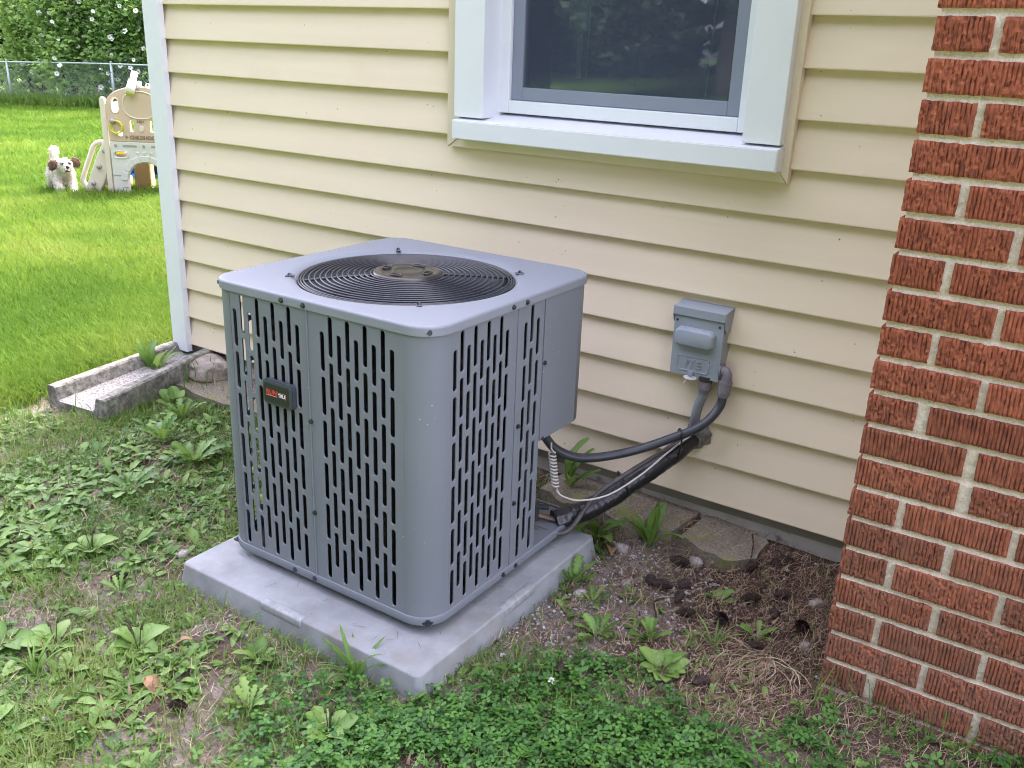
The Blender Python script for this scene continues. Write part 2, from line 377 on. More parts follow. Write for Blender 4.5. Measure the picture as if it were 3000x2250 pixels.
strip([(WL, WB), (WL+w, WB+0.030), (WL+w, ZT+0.14), (WL, ZT+0.14)]); strip([(WR, WB), (WR, ZT+0.14), (WR-0.026, ZT+0.14), (WR-0.026, WB+0.030)])
strip([(WL+0.004, WB+0.001), (WR-0.004, WB+0.001), (WR-0.027, WB+0.030), (WL+w+.001, WB+0.030)], 0.003)
bmesh.ops.recalc_face_normals(bm, faces=bm.faces)
bm_obj('channel', bm, M_chan, win)
bm = bmesh.new(); ringbox(bm, 1.484, 2.262, 1.121, ZT, 0.036, 0.045, 0.12); bm_obj('frame', bm, M_white, win)
bm = bmesh.new(); ringbox(bm, 1.521, 2.225, 1.158, ZT-.037, 0.036, 0.058, 0.09); bm_obj('sash', bm, M_grey, win)
def glass():
    m = bpy.data.materials.new('window glass'); m.use_nodes = True; n, l = m.node_tree.nodes, m.node_tree.links
    g = n.new('ShaderNodeBsdfGlossy'); g.inputs['Roughness'].default_value = 0.015; g.inputs['Color'].default_value = (0.85, 0.9, 0.95, 1)
    t = n.new('ShaderNodeBsdfTransparent'); t.inputs['Color'].default_value = (0.8, 0.84, 0.9, 1)
    fr = n.new('ShaderNodeFresnel'); fr.inputs['IOR'].default_value = 1.9
    mx = n.new('ShaderNodeMixShader'); l.new(fr.outputs['Fac'], mx.inputs['Fac']); l.new(t.outputs[0], mx.inputs[1]); l.new(g.outputs[0], mx.inputs[2])
    l.new(mx.outputs[0], n['Material Output'].inputs['Surface']); return m
M_glass = glass()
def screen_mat():
    m = bpy.data.materials.new('insect screen'); m.use_nodes = True; n, l = m.node_tree.nodes, m.node_tree.links
    t = n.new('ShaderNodeBsdfTransparent'); mx = n.new('ShaderNodeMixShader'); mx.inputs['Fac'].default_value = 0.30
    b = n['Principled BSDF']; b.inputs['Base Color'].default_value = (0.12, 0.15, 0.24, 1); b.inputs['Roughness'].default_value = 0.6
    l.new(t.outputs[0], mx.inputs[1]); l.new(b.outputs[0], mx.inputs[2]); l.new(mx.outputs[0], n['Material Output'].inputs['Surface']); return m
obj('insect_screen', [(1.556, 0.064, 1.193), (2.190, 0.064, 1.193), (2.190, 0.064, ZT-.07), (1.556, 0.064, ZT-.07)], [(0, 1, 2, 3)], screen_mat(), win)
box('pane', (1.556, 0.070, 1.193), (2.190, 0.074, ZT-.07), M_glass, win)
# room behind the glass
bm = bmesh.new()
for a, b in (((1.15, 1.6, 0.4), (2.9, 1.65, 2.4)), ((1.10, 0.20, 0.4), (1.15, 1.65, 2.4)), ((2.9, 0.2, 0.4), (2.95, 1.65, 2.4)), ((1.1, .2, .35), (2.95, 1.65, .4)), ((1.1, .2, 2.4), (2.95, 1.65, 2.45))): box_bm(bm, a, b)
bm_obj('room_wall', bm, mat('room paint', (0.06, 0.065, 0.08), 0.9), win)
bm = bmesh.new()
V = []; F = []
for i in range(40):
    x = 1.557+0.075*i/39; y = 0.088+0.006*math.sin(i*1.15)
    V += [(x, y, 1.16), (x, y, 2.1)]
for i in range(39): F.append((2*i, 2*i+2, 2*i+3, 2*i+1))
obj('curtain', V, F, mat('navy curtain', srgb(92, 108, 150), 0.9, var=0.2, vscale=30), win, True)
bm = bmesh.new(); box_bm(bm, (1.655, 0.14, 1.355), (1.71, 0.155, 2.1), .002, 1); box_bm(bm, (1.700, 0.115, 1.225), (1.715, 0.125, 1.345), .003, 1)
cyl_bm(bm, (1.733, 0.12, 1.23), (1.733, 0.12, 2.1), 0.0025, n=6); cyl_bm(bm, (2.10, 0.12, 1.20), (2.125, 0.12, 2.1), 0.0012, n=6)
bm_obj('blind', bm, mat('blind white', (0.62, 0.64, 0.6), 0.6), win)

# ------------------------------------------------------------------ brick wall
wallb = empty('brick_wall', (2.77, -0.532, 0), label='red rug-face brick wall with pale mortar standing forward of the siding', cat='wall')
def brick_mat():
    m = bpy.data.materials.new('rug brick'); m.use_nodes = True; n, l = m.node_tree.nodes, m.node_tree.links; b = n['Principled BSDF']
    b.inputs['Roughness'].default_value = 0.85; b.inputs['Specular IOR Level'].default_value = 0.25
    tc = n.new('ShaderNodeTexCoord'); oi = n.new('ShaderNodeObjectInfo')
    mp = n.new('ShaderNodeMapping'); mp.inputs['Scale'].default_value = (1, 1, 0.35); l.new(tc.outputs['Object'], mp.inputs['Vector']); l.new(oi.outputs['Location'], mp.inputs['Location'])
    t = n.new('ShaderNodeTexNoise'); t.inputs['Scale'].default_value = 110; t.inputs['Detail'].default_value = 7; t.inputs['Roughness'].default_value = 0.7
    l.new(mp.outputs['Vector'], t.inputs['Vector'])
    rp = n.new('ShaderNodeValToRGB'); e = rp.color_ramp.elements
    e[0].position = 0.30; e[0].color = (0.075, 0.026, 0.018, 1); e[1].position = 0.74; e[1].color = (0.42, 0.140, 0.066, 1)
    q = e.new(0.5); q.color = (0.26, 0.076, 0.040, 1)
    l.new(t.outputs['Fac'], rp.inputs['Fac'])
    hs = n.new('ShaderNodeHueSaturation'); l.new(rp.outputs['Color'], hs.inputs['Color'])
    mr = n.new('ShaderNodeMapRange'); mr.inputs['To Min'].default_value = 0.78; mr.inputs['To Max'].default_value = 1.15; l.new(oi.outputs['Random'], mr.inputs['Value']); l.new(mr.outputs['Result'], hs.inputs['Value'])
    sp = n.new('ShaderNodeSeparateXYZ'); geo = n.new('ShaderNodeNewGeometry'); l.new(geo.outputs['Position'], sp.inputs['Vector'])
    # the lowest courses are splashed with soil
    m2 = n.new('ShaderNodeMapRange'); m2.inputs['From Min'].default_value = 0.0; m2.inputs['From Max'].default_value = 0.85; m2.inputs['To Min'].default_value = 0.85; m2.inputs['To Max'].default_value = 0.0
    l.new(sp.outputs['Z'], m2.inputs['Value'])
    t2 = n.new('ShaderNodeTexNoise'); t2.inputs['Scale'].default_value = 22; t2.inputs['Detail'].default_value = 6; l.new(geo.outputs['Position'], t2.inputs['Vector'])
    mu = n.new('ShaderNodeMath'); mu.operation = 'MULTIPLY'; l.new(m2.outputs['Result'], mu.inputs[0]); l.new(t2.outputs['Fac'], mu.inputs[1])
    mx = n.new('ShaderNodeMix'); mx.data_type = 'RGBA'; l.new(mu.outputs[0], mx.inputs['Factor']); l.new(hs.outputs['Color'], mx.inputs['A']); mx.inputs['B'].default_value = (0.16, 0.12, 0.09, 1)
    l.new(mx.outputs['Result'], b.inputs['Base Color'])
    t3 = n.new('ShaderNodeTexNoise'); t3.inputs['Scale'].default_value = 500; l.new(tc.outputs['Object'], t3.inputs['Vector'])
    bp = n.new('ShaderNodeBump'); bp.inputs['Strength'].default_value = 0.5; bp.inputs['Distance'].default_value = 0.001; l.new(t3.outputs['Fac'], bp.inputs['Height']); l.new(bp.outputs['Normal'], b.inputs['Normal'])
    return m
M_brick = brick_mat()
H_B = 0.0550
def brick_mesh(L, D, seed):
    r = random.Random(seed); nx = max(8, int(L/0.00135)); nz = 10; V = []; F = []
    rough = [r.uniform(0, 1) for _ in range(6)]; per = 0.0074
    for i in range(nx+1):
        x = L*i/nx
        for j in range(nz+1):
            z = H_B*j/nz
            wob = 0.0008*mnoise.noise(Vector((x*60, z*90, seed*7.1)))
            g = (x+wob)/per+0.3*mnoise.noise(Vector((x*25, seed*3.3, 0)))+0.25*mnoise.noise(Vector((z*14, x*9, seed*2.3)))
            fr = abs((g % 1.0)-0.5)*2              # 1 at a groove
            d = 0.0032*min(1, max(0, (fr-0.60)/0.22))*(0.35+0.65*min(1, max(0, 0.75+1.6*mnoise.noise(Vector((x*40+9, z*38, seed*5.0))))))
            patch = mnoise.noise(Vector((x*28, z*30, seed*1.9)))
            if patch > -0.12 and rough[0] > 0.15: d = d*min(1.15, max(0, 0.5+2.2*mnoise.noise(Vector((x*110, z*75, seed)))))+0.0046*max(0, mnoise.noise(Vector((x*215, z*150, seed*2.0))))
            d += 0.0009*mnoise.noise(Vector((x*240, z*160, seed*4.0)))
            ex = 0.0022*mnoise.noise(Vector((z*90, seed, 5))) if i in (0, nx) else 0
            ez = 0.0020*mnoise.noise(Vector((x*80, seed, 9))) if j in (0, nz) else 0
            if i in (0, nx) or j in (0, nz): d += 0.0016
            V.append((x+ex, d, z+ez))
    w = nz+1
    for i in range(nx):
        for j in range(nz): F.append((i*w+j, (i+1)*w+j, (i+1)*w+j+1, i*w+j+1))
    # sides and back
    k = len(V); V += [(0, D, 0), (L, D, 0), (L, D, H_B), (0, D, H_B)]
    F.append(tuple([i*w for i in range(nx+1)][::-1])+(k, k+1)); F.append(tuple(i*w+nz for i in range(nx+1))+(k+2, k+3))
    F.append(tuple(range(w))+(k+3, k)); F.append(tuple(nx*w+j for j in range(w))[::-1]+(k+1, k+2)); F.append((k+1, k, k+3, k+2))
    me = bpy.data.meshes.new('brick'); me.from_pydata(V, [], F); me.update(); me.materials.append(M_brick); return me
HEAD = [brick_mesh(0.0895, 0.186, 10+i) for i in range(4)]
STRE = [brick_mesh(0.1865, 0.0895, 30+i) for i in range(5)]
CH = 0.0677; ZTOP = 1.3854
hdr_rows = {-17, -15, -13, -11, -9, -7, -5, -3, -1+0, 0, 2, 4, 6, 8, 10, 13, 15, 17, 19}
def is_head(k): return (k % 2 == 0) if k <= 10 else ((k == 13) or (k == 15) or (k == 17) or (k == 19))
def lay(me, x, z, y=-0.532, rz=0):
    o = bpy.data.objects.new('brick', me); COL.objects.link(o); o.parent = wallb
    o.location = (x-2.77, y+0.5285+random.uniform(-0.0015, 0.0012), z); o.rotation_euler = (random.uniform(-.004, .004), random.uniform(-.006, .006), rz+random.uniform(-.004, .004))
for k in range(-6, 21):
    z = ZTOP-k*CH-H_B; x = 2.7702+random.uniform(-0.002, 0.002)
    if is_head(k): lay(random.choice(HEAD), x, z); x += 0.0895
    else: lay(random.choice(STRE), x, z); x += 0.1865
    wide = {10: 0.022, 11: 0.021, 12: 0.024, 19: 0.02}.get(k, 0)
    while x < 3.72:
        x += (wide or random.uniform(0.0125, 0.0165)); wide = 0
        lay(random.choice(STRE), x, z); x += 0.1865
# mortar with its own sandy relief, recessed a few millimetres behind the bricks
M_mort = mat('sandy mortar', (0.70, 0.62, 0.52), 0.95, col2=(0.50, 0.43, 0.34), vscale=240, bump=0.7, bscale=420, spec=0.15, bdist=0.0015, dirt=(0.50, 0.42, 0.30), dirt_scale=4)
xs = np.arange(2.7765, 3.86, 0.006); zs = np.arange(-0.12, 1.80, 0.0045)
gx, gzz = np.meshgrid(xs, zs, indexing='ij')
row = ((ZTOP-gzz) % CH); inj = np.clip(1-np.abs(row-(H_B+CH)/2)/0.006, 0, 1)
gy = -0.5288+0.0025*(vnoise(gx, gzz, 90, 3)-0.5)+0.002*(vnoise(gx, gzz, 230, 5)-0.5)+0.0025*inj
V = np.stack([gx-2.77, gy+0.532, gzz], -1).reshape(-1, 3); nx, nz = len(xs), len(zs)
i, j = np.meshgrid(np.arange(nx-1), np.arange(nz-1), indexing='ij'); a = (i*nz+j).ravel()
o = fast('mortar', V, np.stack([a, a+nz, a+nz+1, a+1], 1), M_mort, wallb, smooth=True)
bm = bmesh.new(); box_bm(bm, (0.0065, 0.012, -0.3), (1.3, 0.53, 2.6)); bm_obj('core', bm, M_mort, wallb)
# ------------------------------------------------------------------ concrete pad
M_pad = mat('pad concrete', (0.31, 0.322, 0.328), 0.9, col2=(0.22, 0.23, 0.238), vscale=9, bump=0.35, bscale=330, spec=0.3, dirt=(0.20, 0.185, 0.16), dirt_scale=7, dirt_lo=0.56, dirt_hi=0.80, speck=(0.09, 0.08, 0.07), speck_scale=85)
M_chip = mat('patched concrete', (0.31, 0.325, 0.325), 0.9, col2=(0.22, 0.235, 0.235), vscale=60, bump=0.4, bscale=160)
PX0, PX1, PY0, PY1, PZ = 1.312, 2.082, -1.052, -0.292, 0.056
pad = empty('equipment_pad', (1.697, -0.672, 0), label='grey concrete equipment pad under the condenser unit', cat='pad')
def pad_mesh():
    bm = bmesh.new(); rows = [(0.012, -0.035), (0.006, 0.012), (0.001, 0.040), (0.000, 0.0500), (-0.0006, 0.0528), (-0.0020, 0.0548), (-0.0042, PZ), (-0.007, PZ), (-0.012, PZ), (-0.05, PZ), (-0.13, PZ), (-0.21, PZ)]
    def outline(off):
        P = rrect(PX0-off, PX1+off, PY0-off, PY1+off, 0.016 if off > -0.012 else 0.01, 4); Q = []
        for k in range(len(P)):
            p, q = np.array(P[k]), np.array(P[(k+1) % len(P)]); m = max(1, int(np.hypot(*(q-p))/0.02)) if np.hypot(*(q-p)) > 0.05 else 1
            if m > 1: m = 34
            for t in range(m): Q.append(p+(q-p)*t/m)
        return Q
    R_ = []
    for off, z in rows:
        ring = []
        for p in outline(off):
            v = Vector((p[0], p[1], z)); nn = mnoise.noise(v*6)*0.0006+mnoise.noise(v*34)*0.0003
            ring.append(bm.verts.new((v.x+nn-1.697, v.y+nn*0.8+0.672, v.z+(nn*0.5 if z > 0.05 else nn))))
        R_.append(ring)
    n = len(R_[0])
    for a_, b_ in zip(R_, R_[1:]):
        for k in range(n): bm.faces.new((a_[k], a_[(k+1) % n], b_[(k+1) % n], b_[k]))
    bm.faces.new(R_[-1]); return bm
bm_obj('slab', pad_mesh(), M_pad, pad, True)
bm = bmesh.new(); box_bm(bm, (1.600-1.697, PY0+.672-0.0035, PZ-0.020), (1.735-1.697, PY0+.672+0.02, PZ+0.0015), 0.004, 2); bm_obj('edge_patch', bm, M_chip, pad, True)
bm = bmesh.new(); box_bm(bm, (PX1-1.697-0.02, -0.735+.672, PZ-0.022), (PX1-1.697+0.0035, -0.600+.672, PZ+0.0015), 0.004, 2); bm_obj('edge_patch', bm, M_chip, pad, True)

# ------------------------------------------------------------------ air conditioner
M_ac = mat('grey cabinet paint', srgb(114, 119, 126), 0.5, spec=0.3, var=0.05, vscale=3, bump=0.04, bscale=700, dirt=srgb(134, 136, 142), dirt_scale=55, dirt_lo=0.70, dirt_hi=0.78, speck=(0.40, 0.40, 0.40), speck_scale=60)
M_actop = mat('grey top paint', srgb(128, 133, 141), 0.5, spec=0.3, var=0.05, vscale=4, bump=0.04, bscale=600)
M_fin = mat('coil fins', (0.012, 0.012, 0.013), 0.6, col2=(0.05, 0.047, 0.05), vscale=55, bump=0.8, bscale=300, stretch=(1, 1, 0.5), lo=0.5, hi=0.85)  # paler noise blotches paint in the light reflected by the fins
M_wire = mat('black wire paint', (0.022, 0.024, 0.034), 0.32, spec=0.6)
M_hub = mat('hub plate', (0.085, 0.078, 0.07), 0.3, metal=0.6, var=0.2, vscale=30)
M_blade = mat('fan blade', (0.26, 0.27, 0.31), 0.45, metal=0.6, var=0.3, vscale=9)
M_screw = mat('screw steel', (0.09, 0.10, 0.12), 0.35, metal=0.9)
M_blk = mat('black plastic', (0.018, 0.02, 0.023), 0.4)
M_bframe = mat('badge frame', (0.045, 0.055, 0.065), 0.45)
M_red = mat('badge red', (0.62, 0.06, 0.03), 0.5); M_wht = mat('badge white', (0.75, 0.75, 0.76), 0.5); M_pink = mat('badge stripe', (0.65, 0.25, 0.2), 0.5)
AX0, AX1, AY0, AY1 = 1.360, 2.020, -0.940, -0.280
CX, CY = 1.690, -0.610
ZB0, ZB1, ZT1 = 0.079, 0.1015, 0.782
RC = 0.068
ac = empty('air_conditioner', (CX, CY, PZ), label='grey outdoor air conditioner condenser with slotted sides and a round fan grille', cat='air conditioner')
A = lambda V: [(v[0]-CX, v[1]-CY, v[2]-PZ) for v in V]
SL, SH, SP, SW = 0.0905, 0.109, 0.1038, 0.0129
def slots(cols, first_low=True):
    out = []
    for i, c in enumerate(cols):
        low = (i % 2 == 0) == first_low
        for k in range(6):
            z0 = SH+k*SP+(0 if low else 0.0365); out.append(stadium(c, z0, z0+SL, SW))
    return out
def panel(name, s0, s1, cols, place, corner=None, z0=0.092, z1=0.768, first_low=True):
    """place(s, n) -> (x, y) of the outer skin; corner: list of (x, y, nx, ny) continuing the sheet round the cabinet corner"""
    V, F = plate_mesh([(s0, z0), (s1, z0), (s1, z1), (s0, z1)], slots(cols, first_low), 0.0005, 0.0019)
    W = [(*place(v[0], v[2]-0.0024), v[1]) for v in V]; G = list(F)
    if corner:
        k = len(W)
        for (x, y, nx, ny) in corner:
            for t, z in ((0, z0), (0, z1), (-0.0016, z0), (-0.0016, z1)): W.append((x+nx*t, y+ny*t, z))
        for i in range(len(corner)-1):
            a, b = k+4*i, k+4*(i+1); G += [(a, b, b+1, a+1), (b+2, a+2, a+3, b+3), ]
    o = obj(name, A(W), G, M_ac, ac, False)
    return o
def arc(cx, cy, a0, a1, n=14):
    return [(cx+RC*math.cos(rad(a)), cy+RC*math.sin(rad(a)), math.cos(rad(a)), math.sin(rad(a))) for a in np.linspace(a0, a1, n)]
fr = lambda s, n: (s, AY0-n); rt = lambda s, n: (AX1+n, s); lf = lambda s, n: (AX0-n, s); bk = lambda s, n: (s, AY1+n)
colsL = [1.4415+0.0253*i for i in range(9)]; colsR = [1.7195+0.0248*i for i in range(9)]
panel('louvre_panel', AX0+RC, 1.6755, colsL, fr, arc(AX0+RC, AY0+RC, 270, 180))
panel('louvre_panel', 1.6785, AX1-RC, colsR, fr, arc(AX1-RC, AY0+RC, 270, 360))
panel('louvre_panel', AY0+RC, -0.6265, [-0.857+0.024*i for i in range(9)], rt)
panel('louvre_panel', -0.6240, -0.5125, [-0.590, -0.5640, -0.537], rt)
panel('louvre_panel', AY0+RC, AY1-RC, [-0.852+0.0253*i for i in range(9)]+[-0.575+0.0253*i for i in range(9)], lf, arc(AX0+RC, AY1-RC, 180, 90))
panel('louvre_panel', AX0+RC, 1.815, [1.44+0.0253*i for i in range(9)], bk)
# seam strips beside the panel joints
bm = bmesh.new(); box_bm(bm, (1.6765-CX, AY0-CY-0.0035, 0.10-PZ), (1.6790-CX, AY0-CY+0.004, 0.765-PZ), 0.0008, 1); bm_obj('seam', bm, M_ac, ac)
bm = bmesh.new(); box_bm(bm, (AX1-CX-0.004, -0.6262-CY, 0.10-PZ), (AX1-CX+0.0012, -0.6243-CY, 0.765-PZ), 0.0005, 1); bm_obj('seam', bm, M_ac, ac)
# smooth corner shading
for o in ac.children:
    if o.name.startswith('louvre_panel'):
        me = o.data
        for p in me.polygons:
            if abs(p.normal.z) < 0.1 and 0.05 < abs(p.normal.x) < 0.998 and 0.05 < abs(p.normal.y) < 0.998 and p.area > 1e-3: p.use_smooth = True
# control box cover: solid upper corner panel with a sloping foot
cv = []
prof = [(AX1, -0.5115), (AX1, AY1-RC)]+[(x, y) for x, y, _, _ in arc(AX1-RC, AY1-RC, 0, 90, 10)][1:]+[(AX1-0.16, AY1)]
zbot = [0.398]+[0.398]*(len(prof)-1)
V = []; F = []
for i, (x, y) in enumerate(prof): V += [(x, y, 0.398+0.0*i), (x, y, 0.768)]
for i in range(len(prof)-1): F.append((2*i, 2*i+2, 2*i+3, 2*i+1))
k = len(V); V += [(AX1-0.16, -0.5115, 0.398), (AX1-0.16, -0.5115, 0.768)]
F.append(tuple([2*i for i in range(len(prof))][::-1])+(k,)); F.append((0, 1, k+1, k)); F.append((2*(len(prof)-1), 2*(len(prof)-1)+1, k+1, k))
o = obj('control_cover', A([(x+(0.0015 if i < 4 else 0), y, z) for i, (x, y, z) in enumerate(V)]), F, M_ac, ac)
for p in o.data.polygons:
    if 0.05 < abs(p.normal.x) < 0.998 and 0.05 < abs(p.normal.y) < 0.998: p.use_smooth = True
# side wall of the valve recess below the control box
bm = bmesh.new(); a_ = [bm.verts.new((x-CX, y-CY, z-PZ)) for x, y, z in ((2.016, -0.513, 0.10), (1.822, -0.284, 0.10), (1.822, -0.284, 0.40), (2.016, -0.513, 0.40))]; bmesh.ops.solidify(bm, geom=[bm.faces.new(a_)], thickness=0.002)
bm_obj('recess_wall', bm, mat('galvanised', (0.34, 0.35, 0.37), 0.5, metal=0.3, var=0.2, vscale=12), ac)

def ring_outline(off, r, n=12):
    return rrect(AX0-off, AX1+off, AY0-off, AY1+off, r+off, n)
def shell(name, rows, m, cap_top=None, parent=ac, smooth=True):
    """rows: list of (offset, z); lofts rounded rectangles"""
    V = []; F = []
    for off, z in rows: V += [(x, y, z) for x, y in ring_outline(off, RC)]
    n = len(ring_outline(0, RC))
    for i in range(len(rows)-1):
        for j in range(n): F.append((i*n+j, i*n+(j+1) % n, (i+1)*n+(j+1) % n, (i+1)*n+j))
    return obj(name, A(V), F, m, parent, smooth)
shell('base_pan', [(-0.03, ZB0+0.004), (-0.004, ZB0), (0.0016, ZB0+0.0015), (0.0028, ZB0+0.004), (0.0028, ZB1-0.0016), (0.0018, ZB1), (-0.0025, ZB1+0.0008), (-0.006, ZB1)], M_ac)
box('shade_plate', (-0.32, -0.32, 0.085-PZ), (0.32, 0.08, 0.090-PZ), M_blk, ac)  # black sheet added in place of shade behind the lowest slots
# base corner plate at the valve corner
bm = bmesh.new(); box_bm(bm, (AX1-CX-0.13, -0.51-CY, 0.086-PZ), (AX1-CX+0.0, AY1-CY-0.005, 0.0985-PZ), 0.0015, 1)
bm_obj('corner_plate', bm, M_ac, ac)
for sx in (-0.28, 0.24):
    for sy in (-0.28, 0.24): box('foot', (sx, sy, 0.001), (sx+0.05, sy+0.05, ZB0-PZ+0.003), M_blk, ac, 0.002, 1)
# top cover with a dished round opening
FX, FY, FR = 1.697, -0.625, 0.266
N = 160; V = []; F = []
def rr_hit(a, off):
    """point of the rounded outline in direction a from the fan centre"""
    lo, hi = 0.0, 1.0; ca, sa = math.cos(a), math.sin(a)
    def inside(t):
        x, y = FX+t*ca, FY+t*sa; dx = max(AX0-off+RC-x, x-(AX1+off-RC), 0); dy = max(AY0-off+RC-y, y-(AY1+off-RC), 0)
        if x < AX0-off or x > AX1+off or y < AY0-off or y > AY1+off: return False
        return math.hypot(dx, dy) <= RC
    for _ in range(40):
        m = (lo+hi)/2
        if inside(m): lo = m
        else: hi = m
    return FX+lo*ca, FY+lo*sa
rows = 12
for i in range(N):
    a = 2*math.pi*i/N; ca, sa = math.cos(a), math.sin(a)
    p0 = rr_hit(a, 0.0040); p1 = rr_hit(a, 0.0030); p2 = rr_hit(a, -0.0035)
    p3 = rr_hit(a, -0.0008); p4 = rr_hit(a, -0.009); V += [(p0[0], p0[1], 0.7605), (p0[0], p0[1], ZT1-0.007), (p0[0], p0[1], ZT1-0.0055), (p1[0], p1[1], ZT1-0.0016), (p3[0], p3[1], ZT1-0.0002), (p4[0], p4[1], ZT1)]
    V += [(FX+(FR+0.022)*ca, FY+(FR+0.022)*sa, ZT1+0.0012), (FX+(FR+0.008)*ca, FY+(FR+0.008)*sa, ZT1+0.0006), (FX+FR*ca, FY+FR*sa, ZT1-0.004), (FX+(FR-0.010)*ca, FY+(FR-0.010)*sa, ZT1-0.013), (FX+(FR-0.014)*ca, FY+(FR-0.014)*sa, ZT1-0.03), (FX+(FR-0.014)*ca, FY+(FR-0.014)*sa, ZT1-0.12)]
for i in range(N):
    j = (i+1) % N
    for k in range(rows-1): F.append((i*rows+k, j*rows+k, j*rows+k+1, i*rows+k+1))
o = obj('top_cover', A(V), F, M_actop, ac, True)
# fan grille
grille = None
bm = bmesh.new()
rs = [0.0875+i*0.0131 for i in range(13)]+[0.2515, 0.257]
def circle(r, z, n=96): return [(FX-CX+r*math.cos(2*math.pi*i/n), FY-CY+r*math.sin(2*math.pi*i/n), z-PZ) for i in range(n)]
def torus(bm, R, z, r, n=110, k=6):
    rings = []
    for i in range(n):
        a = 2*math.pi*i/n; rings.append([bm.verts.new((FX-CX+(R+r*math.cos(2*math.pi*j/k))*math.cos(a), FY-CY+(R+r*math.cos(2*math.pi*j/k))*math.sin(a), z-PZ+r*math.sin(2*math.pi*j/k))) for j in range(k)])
    for i in range(n):
        for j in range(k): bm.faces.new((rings[i][j], rings[(i+1) % n][j], rings[(i+1) % n][(j+1) % k], rings[i][(j+1) % k]))
zg = lambda R: ZT1+0.008-0.014*(R/0.26)**2
bm = bmesh.new()
for q in range(4):
    a = rad(45+90*q); c, s = math.cos(a), math.sin(a)
    tube_bm(bm, [(FX-CX+R*c, FY-CY+R*s, zg(R)-0.005-PZ) for R in np.linspace(0.07, 0.275, 8)], 0.0038, 6)
    a = rad(90*q); c, s = math.cos(a), math.sin(a)
    tube_bm(bm, [(FX-CX+R*c, FY-CY+R*s, zg(R)-0.0045-PZ) for R in np.linspace(0.07, 0.255, 8)], 0.0022, 6)
bmesh.ops.recalc_face_normals(bm, faces=bm.faces)
grille = bm_obj('fan_grille', bm, M_wire, ac, True)
for R in rs:
    bm = bmesh.new(); torus(bm, R, zg(R), 0.0024); bmesh.ops.recalc_face_normals(bm, faces=bm.faces)
    bm_obj('wire_ring', bm, M_wire, grille, True)
# hub plate with embossed ring and four bosses
bm = bmesh.new(); n = 64; prof = [(0.083, -0.006), (0.082, 0.0), (0.078, 0.003), (0.070, 0.0035), (0.066, 0.0015), (0.042, 0.0015), (0.037, 0.005), (0.033, 0.005), (0.030, 0.0025), (0.0, 0.0025)]
rr = []
for r, z in prof[:-1]:
    rr.append([bm.verts.new((FX-CX+r*math.cos(2*math.pi*i/n), FY-CY+r*math.sin(2*math.pi*i/n), zg(0)+z-PZ+0.001)) for i in range(n)])
for i in range(len(rr)-1):
    for j in range(n): bm.faces.new((rr[i][j], rr[i][(j+1) % n], rr[i+1][(j+1) % n], rr[i+1][j]))
bm.faces.new(rr[-1])
hub = bm_obj('hub_plate', bm, M_hub, grille, True)
for q in range(4):
    bm = bmesh.new(); bd = bmesh.new()
    a = rad(10+90*q); mx = Matrix.Translation((FX-CX+0.056*math.cos(a), FY-CY+0.056*math.sin(a), zg(0)-PZ+0.003)) @ Matrix.Rotation(a+math.pi/2, 4, 'Z')
    P = [(0.011*math.cos(t)*1.45, 0.0085*math.sin(t)) for t in np.linspace(0, 2*math.pi, 20, endpoint=False)]
    tube_bm(bm, [mx @ Vector((x, y, 0.003)) for x, y in P+P[:1]], 0.0018, 6)
    vs = [bd.verts.new(mx @ Vector((x*0.85, y*0.85, 0.0020))) for x, y in P]; bd.faces.new(vs)
    bmesh.ops.recalc_face_normals(bm, faces=bm.faces)
    bm_obj('boss_rim', bm, M_hub, grille, True); bm_obj('boss_hole', bd, M_blk, grille)
# clips that hold the grille
for q in range(4):
    a = rad(45+90*q); mx = Matrix.Translation((FX-CX+0.276*math.cos(a), FY-CY+0.276*math.sin(a), ZT1-PZ)) @ Matrix.Rotation(a, 4, 'Z')
    bm = bmesh.new(); box_bm(bm, (-0.012, -0.006, 0.0006), (0.010, 0.006, 0.004), 0.001, 1, mx); cyl_bm(bm, mx @ Vector((0, 0, 0.004)), mx @ Vector((0, 0, 0.009)), 0.0048, 0.004, 6)
    bm_obj('clip', bm, M_screw, grille)
# fan, motor, coil, floor of the cabinet
bm = bmesh.new(); cyl_bm(bm, (FX-CX, FY-CY, 0.72-PZ), (FX-CX, FY-CY, 0.775-PZ), 0.078, 0.07, 32); bm_obj('fan_motor', bm, M_blk, ac, True)
for q in range(3):
    V = []; F = []
    for i in range(9):
        R = 0.05+0.19*i/8
        for j in range(7):
            a = rad(25+120*q+(-36+72*j/6)*(0.75+0.45*i/8)); V.append((FX-CX+R*math.cos(a), FY-CY+R*math.sin(a), 0.705-PZ-0.045*(j/6-0.5)+0.012*math.sin(j/6*3.14)))
    for i in range(8):
        for j in range(6): F.append((i*7+j, (i+1)*7+j, (i+1)*7+j+1, i*7+j+1))
    obj('fan_blade', V, F, M_blade, ac, True)
ci, cr = 0.034, 0.135
def coil_outline(off):
    P = rrect(AX0+ci-off, AX1-ci+off, AY0+ci-off, AY1-ci+off, cr+off, 14)
    return [(AX1-ci, -0.520), (1.825, AY1-ci)]+[p for p in P if not (p[0] > 1.82 and p[1] > -0.52)]
V = []; F = []; P = coil_outline(0); n = len(P)
zz = np.linspace(0.10, 0.757, 12)
for z in zz: V += [(x, y, z) for x, y in P]
for i in range(len(zz)-1):
    for j in range(n): F.append((i*n+j, i*n+(j+1) % n, (i+1)*n+(j+1) % n, (i+1)*n+j))
coil = obj('coil', A(V), F, M_fin, ac)
